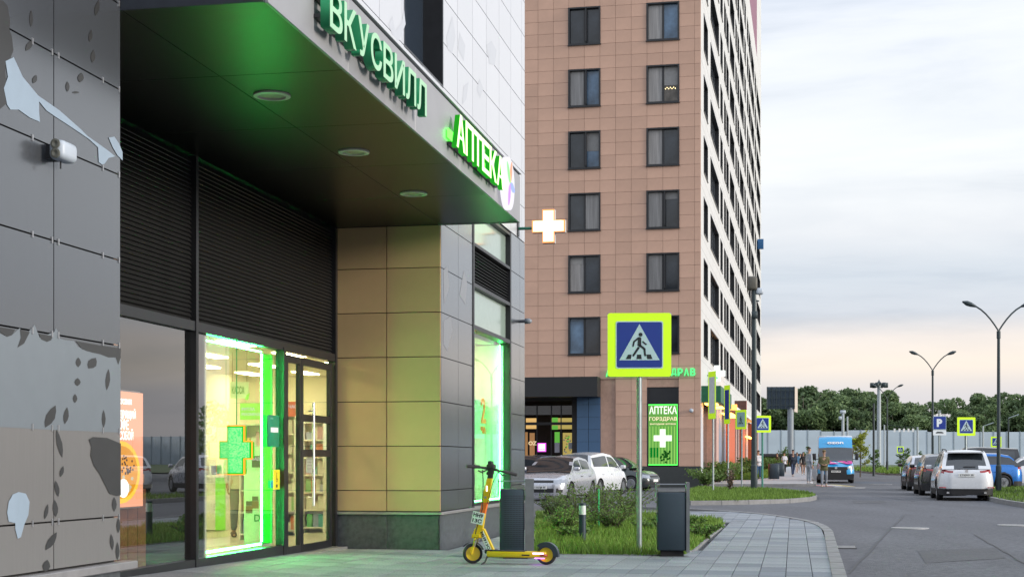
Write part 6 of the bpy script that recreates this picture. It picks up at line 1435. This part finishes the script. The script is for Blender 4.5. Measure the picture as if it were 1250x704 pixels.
for row, (Y, step, hs) in enumerate(((312, 4.0, .95), (320, 4.2, 1.06), (331, 4.4, 1.13))):
    x = 40+row*1.7
    while x < 128:
        k = rt.randrange(6); y = Y+rt.uniform(-2.5, 2.5); px = CX+x/y*F
        env = 1.0+.07*math.sin(px/38)+.05*math.sin(px/17+1)+(.06 if px < 1090 else -.03); s = hs*env*rt.uniform(.93, 1.05)
        t = root('tree', LB[row], 'tree', (x, y, gz(x, y)-.2), rt.uniform(0, 6.28), ('front row of the wood', 'second row of the wood', 'rear row of the wood')[row]); t.scale = (s*rt.uniform(.9, 1.2), s*rt.uniform(.9, 1.2), s)
        put('crown', TC[k][0], t); put('trunk', TC[k][1], t); x += step*rt.uniform(.75, 1.2)
# far wood continues as one mass to the right, mirrored by the glass
fm = []
rg = np.random.default_rng(9)
for k in range(17):
    x = 128+k*3.0; y = 328-k*2.2; n = 420; d = rg.normal(size=(n, 3)); d /= np.linalg.norm(d, axis=1)[:, None]; fm.append(d*np.array([4.5, 3, 7.5])*rg.uniform(.7, 1.05, (n, 1))+np.array([x, y, 8+rg.uniform(-1, 2)]))
fm = np.concatenate(fm); stuff(put('woods', numpy_mesh('woods', leaves(fm, .7, rg), len(fm), 4, M_leafa)))
# young trees
def young(label, px, Y, h, rad, n, size, m, seed, name='young_tree', trunk=True):
    p = onY(px, Y); t = root(name, label, 'tree', (p.x, p.y, gz(p.x, p.y)), 0); rg = np.random.default_rng(seed); rr = random.Random(seed); mb = MB(); mb.tube([(0, 0, 0), (.05, 0, h*.5), (0, .04, h*.97)], [.05*h/3, .03*h/3, .008], 7); P = []
    for k in range(15):
        a = rr.uniform(0, 6.28); z = h*rr.uniform(.25, .92); L = rad*rr.uniform(.5, 1.1)*(1.2-z/h*.7); e = Vector((math.cos(a)*L, math.sin(a)*L, z+L*rr.uniform(.5, 1.0))); mb.tube([(0, 0, z), tuple(Vector((0, 0, z)).lerp(e, .5)+Vector((0, 0, -.03))), tuple(e)], [.014, .009, .004], 5)
        for q in range(n//15): tt = rr.uniform(.25, 1.05); P.append(list(Vector((0, 0, z)).lerp(e, tt)+Vector((rr.gauss(0, .09*h/3), rr.gauss(0, .09*h/3), rr.gauss(0, .09*h/3)))))
    mb.obj('trunk', M_bark, t); put('crown', numpy_mesh('crown', leaves(np.array(P), size, rg), len(P), 4, m), t); return t
young('young yellow green tree standing right of the delivery van', 1050, 100, 2.9, .95, 900, .085, M_young, 21)
young('small young tree against the barrier right of the yellow green one', 1068, 115, 1.9, .6, 400, .08, M_dg, 22); young('bushy sapling behind the tiny crossing sign', 1103, 120, 2.0, .7, 600, .08, M_dg, 23)
young('thin sapling in front of the barrier beside the second lamp', 1123, 130, 1.9, .4, 200, .08, M_dg, 24); young('thin sapling in front of the barrier near the parking sign', 1172, 130, 1.9, .4, 220, .08, M_dg, 25)
young('leafy sapling between the billboard column and the van', 988, 130, 2.2, .6, 300, .08, M_dg, 26); young('leafy sapling left of the billboard column', 957, 130, 2.2, .7, 300, .08, M_dg, 27)
# shrubs
def shrub(name, label, loc, h, rad, stems, per, size, m, seed, cat='shrub', group=None, upright=.75):
    t = root(name, label, cat, loc, 0, group); rr = random.Random(seed); rg = np.random.default_rng(seed); mb = MB(); P = []
    for k in range(stems):
        a = rr.uniform(0, 6.28); L = h*rr.uniform(.55, 1.0); out = rad*rr.uniform(.2, 1); base = Vector((math.cos(a)*.1*rad, math.sin(a)*.1*rad, -.02)); tip = Vector((math.cos(a)*out, math.sin(a)*out, L)); mid = base.lerp(tip, .5)+Vector((-math.cos(a)*out*.2, -math.sin(a)*out*.2, L*.08)); mb.tube([base, mid, tip], [.009, .006, .003], 4)
        for q in range(per):
            t_ = rr.uniform(.22, 1.03); c = base.lerp(mid, t_*2) if t_ < .5 else mid.lerp(tip, (t_-.5)*2); P.append(list(c+Vector((rr.gauss(0, .05), rr.gauss(0, .05), rr.gauss(0, .04)))*(h/.8)))
    mb.obj('stem', M_bark, t); put('foliage', numpy_mesh('foliage', leaves(np.array(P), size, rg), len(P), 4, m), t); return t
def sl(px, Y): p = onY(px, Y); return (p.x, p.y, gz(p.x, p.y))
for i, (px, Y, h, rad, lb) in enumerate(((676, 31.5, .62, .7, 'loose willowy shrub in front of the silver saloon plate'), (703, 30, .78, .8, 'tall feathery shrub under the door of the silver saloon'), (735, 30.5, .95, .85, 'widest feathery shrub around the green stake'), (766, 32, .85, .8, 'feathery shrub just left of the crossing sign post'), (748, 26.5, .55, .55, 'low shrub in the grass between the bollard and the sign post'), (690, 26, .5, .5, 'low straggly shrub left of the bollard light'), (862, 70, .9, 1.0, 'small shrub at the corner of the tower'))):
    shrub('shrub', lb, sl(px, Y), h*.9, rad*1.05, 46, 24, .027 if Y < 60 else .07, M_shr, 60+i, group=None)
for i, (px, Y) in enumerate(((735, 27.8), (810, 28.6), (842, 27.4), (790, 26), (858, 24.2), (704, 23.6))): shrub('weed_clump', ['broad weed clump beside the stake', 'weed clump behind the tall blue bin', 'weed clump at the tip of the near lawn', 'weed clump between the sign post and the bin', 'weed clump on the right corner of the near lawn', 'weed clump just in front of the bollard'][i], sl(px, Y), .25, .4, 30, 22, .032, M_dg, 90+i, 'weeds')
for i, px in enumerate((876, 886, 897)): shrub('hedge_plant', ['hedge plant nearest the tower corner', 'middle hedge plant under the orange panel', 'hedge plant left of the turned crossing sign'][i], sl(px, 80+i*5), 1.1, 1.3, 60, 26, .075, M_dg if i != 1 else M_shr, 120+i, 'shrub')
for i, (px, Y) in enumerate(((913, 100), (921, 112), (940, 118), (936, 140), (945, 150))): shrub('hedge_plant', 'leafy hedge plant in the border left of the far pavement, one of a loose row', sl(px, Y), 1.3, 1.1, 50, 22, .09, M_dg, 140+i, 'shrub', 'hedge plants along the far pavement')
shrub('dry_plant', 'brown dry plant stem standing on the grass island', sl(891, 58), .95, .22, 22, 12, .045, mat('dry leaf', (.13, .09, .06), .8), 170, 'plant', upright=1)
ht = root('hedge', 'dark low hedge and fence closing the far end of the pavement', 'hedge', (0, 0, 0)); rg = np.random.default_rng(4); a, b = onY(925, 225), onY(992, 225); n = 9000
P = np.stack([rg.uniform(a.x, b.x, n), 225+rg.uniform(-.8, .8, n), gz(0, 225)+rg.uniform(0, 1.9, n)**.9], 1); put('foliage', numpy_mesh('foliage', leaves(P, .16, rg), n, 4, M_leafa), ht); bx('rail', M_trim, ht, a.x, b.x, 224, 224.2, gz(0, 225)+1.5, gz(0, 225)+1.9)
# ================================================================= people
M_skin = mat('skin', (.42, .25, .17), .6); M_hair = mat('dark hair', (.02, .015, .012), .8)
def skinned(name, joints, edges, m, parent, sub=1):
    names = list(joints); idx = {k: i for i, k in enumerate(names)}
    me = bpy.data.meshes.new(name); me.from_pydata([joints[k][0] for k in names], [(idx[a], idx[b]) for a, b in edges], []); me.materials.append(m)
    o = put(name, me, None); md = o.modifiers.new('skin', 'SKIN'); md.use_smooth_shade = True; sv = me.skin_vertices[0].data
    for k in names:
        r_ = joints[k][1]; sv[idx[k]].radius = r_ if isinstance(r_, tuple) else (r_, r_)
    sv[0].use_root = True
    if sub: s = o.modifiers.new('sub', 'SUBSURF'); s.levels = sub; s.render_levels = sub
    dg = bpy.context.evaluated_depsgraph_get(); dg.update(); me2 = bpy.data.meshes.new_from_object(o.evaluated_get(dg)); me2.name = name
    bpy.data.objects.remove(o); me2.materials.clear(); me2.materials.append(m); me2.polygons.foreach_set('use_smooth', [True]*len(me2.polygons)); return put(name, me2, parent)
def person(label, loc, rz, h=1.78, top=(.3, .3, .3), legs=(.05, .06, .1), hair=(.02, .015, .012), stride=0.0, arms='down', shorts=False, sleeves='long', cap=None, bag=None, shoes=(.5, .5, .5), slim=1.0, bald=False, skirt=False):
    """faces +y before rz"""
    r = root('person', label, 'person', loc, rz); k = h/1.78; st = stride
    J = {}; 
    def j(n, x, y, z, rad): J[n] = ((x*k, y*k, z*k), tuple(q*k for q in rad) if isinstance(rad, tuple) else rad*k)
    j('pelvis', 0, 0, .96, (.15*slim, .105)); j('waist', 0, 0, 1.10, (.135*slim, .10)); j('chest', 0, .01, 1.30, (.165*slim, .11)); j('neckb', 0, 0, 1.47, (.07, .065)); j('neck', 0, .01, 1.53, .055); j('chin', 0, .03, 1.60, (.06, .07)); j('head', 0, .02, 1.69, (.075, .092)); j('crown_', 0, .01, 1.755, (.055, .065))
    for s, n, ph in ((1, 'r', 1), (-1, 'l', -1)):
        f = st*ph
        j('hip'+n, s*.09, 0, .90, .088); j('knee'+n, s*.10, f*.22+.02, .50, .058); j('calf'+n, s*.10, f*.22-.02*0+(-.12 if f < 0 else .06*f), .34, .052); j('ank'+n, s*.105, f*.34-(.05 if f < 0 else 0), .09+(.05 if f < 0 else 0), .036); j('heel'+n, s*.105, f*.34-.04-(.05 if f < 0 else 0), .045+(.05 if f < 0 else 0), .038); j('toe'+n, s*.12, f*.34+.15-(.05 if f < 0 else 0), .03, .03)
        j('sh'+n, s*.18*slim, 0, 1.42, .058)
        if arms == 'down' or (arms == 'one' and s > 0): el, wr_, hd = (s*.225, -f*.10-.02, 1.15), (s*.23, -f*.16+.05, .90), (s*.225, -f*.18+.08, .82)
        elif arms == 'front' or arms == 'one': el, wr_, hd = (s*.23, .0, 1.16), (s*.10, .22, 1.08), (s*.03, .26, 1.07)
        else: el, wr_, hd = (s*.24, -.04, 1.17), (s*.22, .10, .95), (s*.17, .14, .92)
        j('el'+n, *el, .043); j('wr'+n, *wr_, .028); j('hand'+n, *hd, (.036, .02))
        d = (Vector(hd)-Vector(wr_)).normalized(); side = Vector((0, 1, 0)) if abs(d.y) < .7 else Vector((0, 0, 1))
        for q, (off, ln) in enumerate(((-.028, .07), (-.01, .085), (.01, .08), (.027, .062))):
            a = Vector(hd)+side*off+d*.035; b = a+d*ln*.55; c = b+d*ln*.4+Vector((-s*.02, 0, 0)); j('f%d%s' % (q, n), *a, .0095); j('g%d%s' % (q, n), *b, .009); j('t%d%s' % (q, n), *c, .0075)
        a = Vector(hd)-side*.03+d*.0; b = a-side*.025+d*.035; j('th'+n, *a, .012); j('tt'+n, *b, .009)
    E = [('pelvis', 'waist'), ('waist', 'chest'), ('chest', 'neckb'), ('neckb', 'neck'), ('neck', 'chin'), ('chin', 'head'), ('head', 'crown_')]
    for n in 'rl':
        E += [('pelvis', 'hip'+n), ('hip'+n, 'knee'+n), ('knee'+n, 'calf'+n), ('calf'+n, 'ank'+n), ('ank'+n, 'heel'+n), ('heel'+n, 'toe'+n), ('chest', 'sh'+n), ('sh'+n, 'el'+n), ('el'+n, 'wr'+n), ('wr'+n, 'hand'+n), ('hand'+n, 'th'+n), ('th'+n, 'tt'+n)]
        for q in range(4): E += [('hand'+n, 'f%d%s' % (q, n)), ('f%d%s' % (q, n), 'g%d%s' % (q, n)), ('g%d%s' % (q, n), 't%d%s' % (q, n))]
    skinned('body', J, E, M_skin, r)
    def grow(keys, g): return {q: (J[q][0], tuple(v+g*k for v in J[q][1]) if isinstance(J[q][1], tuple) else J[q][1]+g*k) for q in keys}
    def cm(c): return mat('cloth %.2f %.2f %.2f' % c, c, .85, var=.18, scale=5, bump=.2)
    keys = ['pelvis', 'waist', 'chest', 'neckb', 'shr', 'shl', 'elr', 'ell']; e = [('pelvis', 'waist'), ('waist', 'chest'), ('chest', 'neckb'), ('chest', 'shr'), ('chest', 'shl'), ('shr', 'elr'), ('shl', 'ell')]
    J['hem'] = ((0, 0, .86*k), (.165*slim*k, .115*k)); keys.append('hem'); e.append(('pelvis', 'hem')); G_ = grow(keys, .016); J['band'] = ((0, 0, 1.04*k), (.13*slim*k, .09*k))
    if sleeves == 'long': G_.update(grow(['wrr', 'wrl'], .012)); e += [('elr', 'wrr'), ('ell', 'wrl')]
    skinned('shirt', G_, e, cm(top), r)
    G2 = {'pelvis': (J['pelvis'][0], (.162*slim*k, .118*k)), 'band': (J['band'][0], (.142*slim*k, .108*k))}; e2 = [('pelvis', 'band')]
    for n in 'rl':
        kk = ['hip'+n, 'knee'+n]+([] if shorts else ['calf'+n, 'ank'+n]); G2.update(grow(kk, .02 if not shorts else .028)); e2 += [('pelvis', 'hip'+n), ('hip'+n, 'knee'+n)]+([] if shorts else [('knee'+n, 'calf'+n), ('calf'+n, 'ank'+n)])
    skinned('trousers' if not shorts else 'shorts', G2, e2, cm(legs), r)
    for n in 'rl': skinned('shoe', grow(['ank'+n, 'heel'+n, 'toe'+n], .022), [('ank'+n, 'heel'+n), ('heel'+n, 'toe'+n)], cm(shoes), r)
    hx = J['head'][0]
    def sph(nm, m, c, rx, ry, rz_, seg=14, zmin=-1):
        prof = []; mb = MB(); nn = 8
        for q in range(nn+1):
            t = -math.pi/2+math.pi*q/nn
            if math.sin(t) < zmin: continue
            prof.append((math.cos(t)*1.0, math.sin(t)))
        mb.lathe(prof, seg); o = mb.obj(nm, m, r, tuple(c), smooth=True); o.scale = (rx, ry, rz_); return o
    hm = mat('hair %.2f %.2f %.2f' % hair, hair, .8)
    if not bald: sph('hair', hm, (hx[0], hx[1]-.018*k, hx[2]+.035*k), .088*k, .105*k, .088*k, zmin=-.35)
    else: sph('hair', hm, (hx[0], hx[1]-.03*k, hx[2]-.01*k), .086*k, .09*k, .05*k)
    if cap: sph('cap', cm(cap), (hx[0], hx[1]-.005*k, hx[2]+.055*k), .097*k, .112*k, .075*k, zmin=-.3); bx('cap_peak', cm(cap), r, hx[0]-.07*k, hx[0]+.07*k, hx[1]+.07*k, hx[1]+.19*k, hx[2]+.035*k, hx[2]+.05*k)
    for s in (1, -1):
        sph('eye', M_trim, (hx[0]+s*.03*k, hx[1]+.083*k, hx[2]-.005*k), .009*k, .008*k, .006*k, 8); sph('ear', M_skin, (hx[0]+s*.08*k, hx[1]-.0*k, hx[2]-.015*k), .012*k, .022*k, .032*k, 8)
    MB().prism([(hx[0]-.012*k, hx[1]+.08*k, hx[2]-.05*k), (hx[0]+.012*k, hx[1]+.08*k, hx[2]-.05*k), (hx[0], hx[1]+.085*k, hx[2]+.005*k)], (0, .022*k, -.008*k)).obj('nose', M_skin, r)
    bx('mouth', mat('lips', (.3, .1, .08), .6), r, hx[0]-.02*k, hx[0]+.02*k, hx[1]+.075*k, hx[1]+.088*k, hx[2]-.075*k, hx[2]-.068*k)
    if bag: rbox('bag', cm(bag), None, 0, 0, 0, 0, 0, 0, .01) if False else None
    return r
def pl_(px, Y, h=0): p = onY(px, Y); return (p.x, p.y, gz(p.x, p.y)+h)
person('man in a grey hooded tracksuit with dark hair standing beside the van', pl_(987.5, 75), R(-70), 1.84, (.30, .33, .38), (.26, .29, .34), shoes=(.5, .5, .52), arms='one', slim=1.1)
person('man in a camouflage jacket and cap standing in front of the van with feet apart', road_at(1006, 73), R(170), 1.80, (.10, .095, .04), (.22, .24, .28), cap=(.16, .12, .06), arms='front', stride=.35, slim=1.15, shoes=(.35, .3, .25))
person('man in dark clothes walking towards the camera on the far pavement', pl_(968, 104), R(185), 1.86, (.02, .03, .05), (.03, .05, .10), stride=.7, slim=1.15)
person('person in a white t-shirt and black trousers walking away on the far pavement', pl_(957.5, 122), R(0), 1.72, (.62, .63, .68), (.02, .02, .025), stride=.5, sleeves='short')
person('woman in a dark dress coat walking left of the grey tracksuit', pl_(980.5, 112), R(180), 1.72, (.02, .02, .022), (.35, .22, .16), stride=.3, slim=.9)
person('person in a blue shirt and shorts beyond the man in dark clothes', pl_(973, 125), R(180), 1.75, (.05, .14, .25), (.40, .38, .34), shorts=True, sleeves='short', stride=.5)
person('person in a brown jacket standing among the plants left of the pavement', pl_(949, 128), R(120), 1.7, (.09, .06, .045), (.04, .04, .05))
person('man in a white shirt and blue jeans by the green sign post near the tower', pl_(926, 92), R(20), 1.76, (.55, .55, .58), (.06, .14, .28), sleeves='short')
person('person in pale clothes far down the pavement beside the dark haired woman', pl_(977, 150), R(0), 1.72, (.5, .48, .45), (.3, .3, .32), sleeves='short')
q = B.l(at(293, 0, 24.6)); ww = B.w(q.x, q.y)
person('balding man in pale shirt and grey trousers inside the shop behind the cross display', (ww.x, ww.y, .035), R(200), 1.74, (.55, .52, .42), (.14, .15, .16), hair=(.2, .17, .14), bald=True, shoes=(.1, .07, .05))
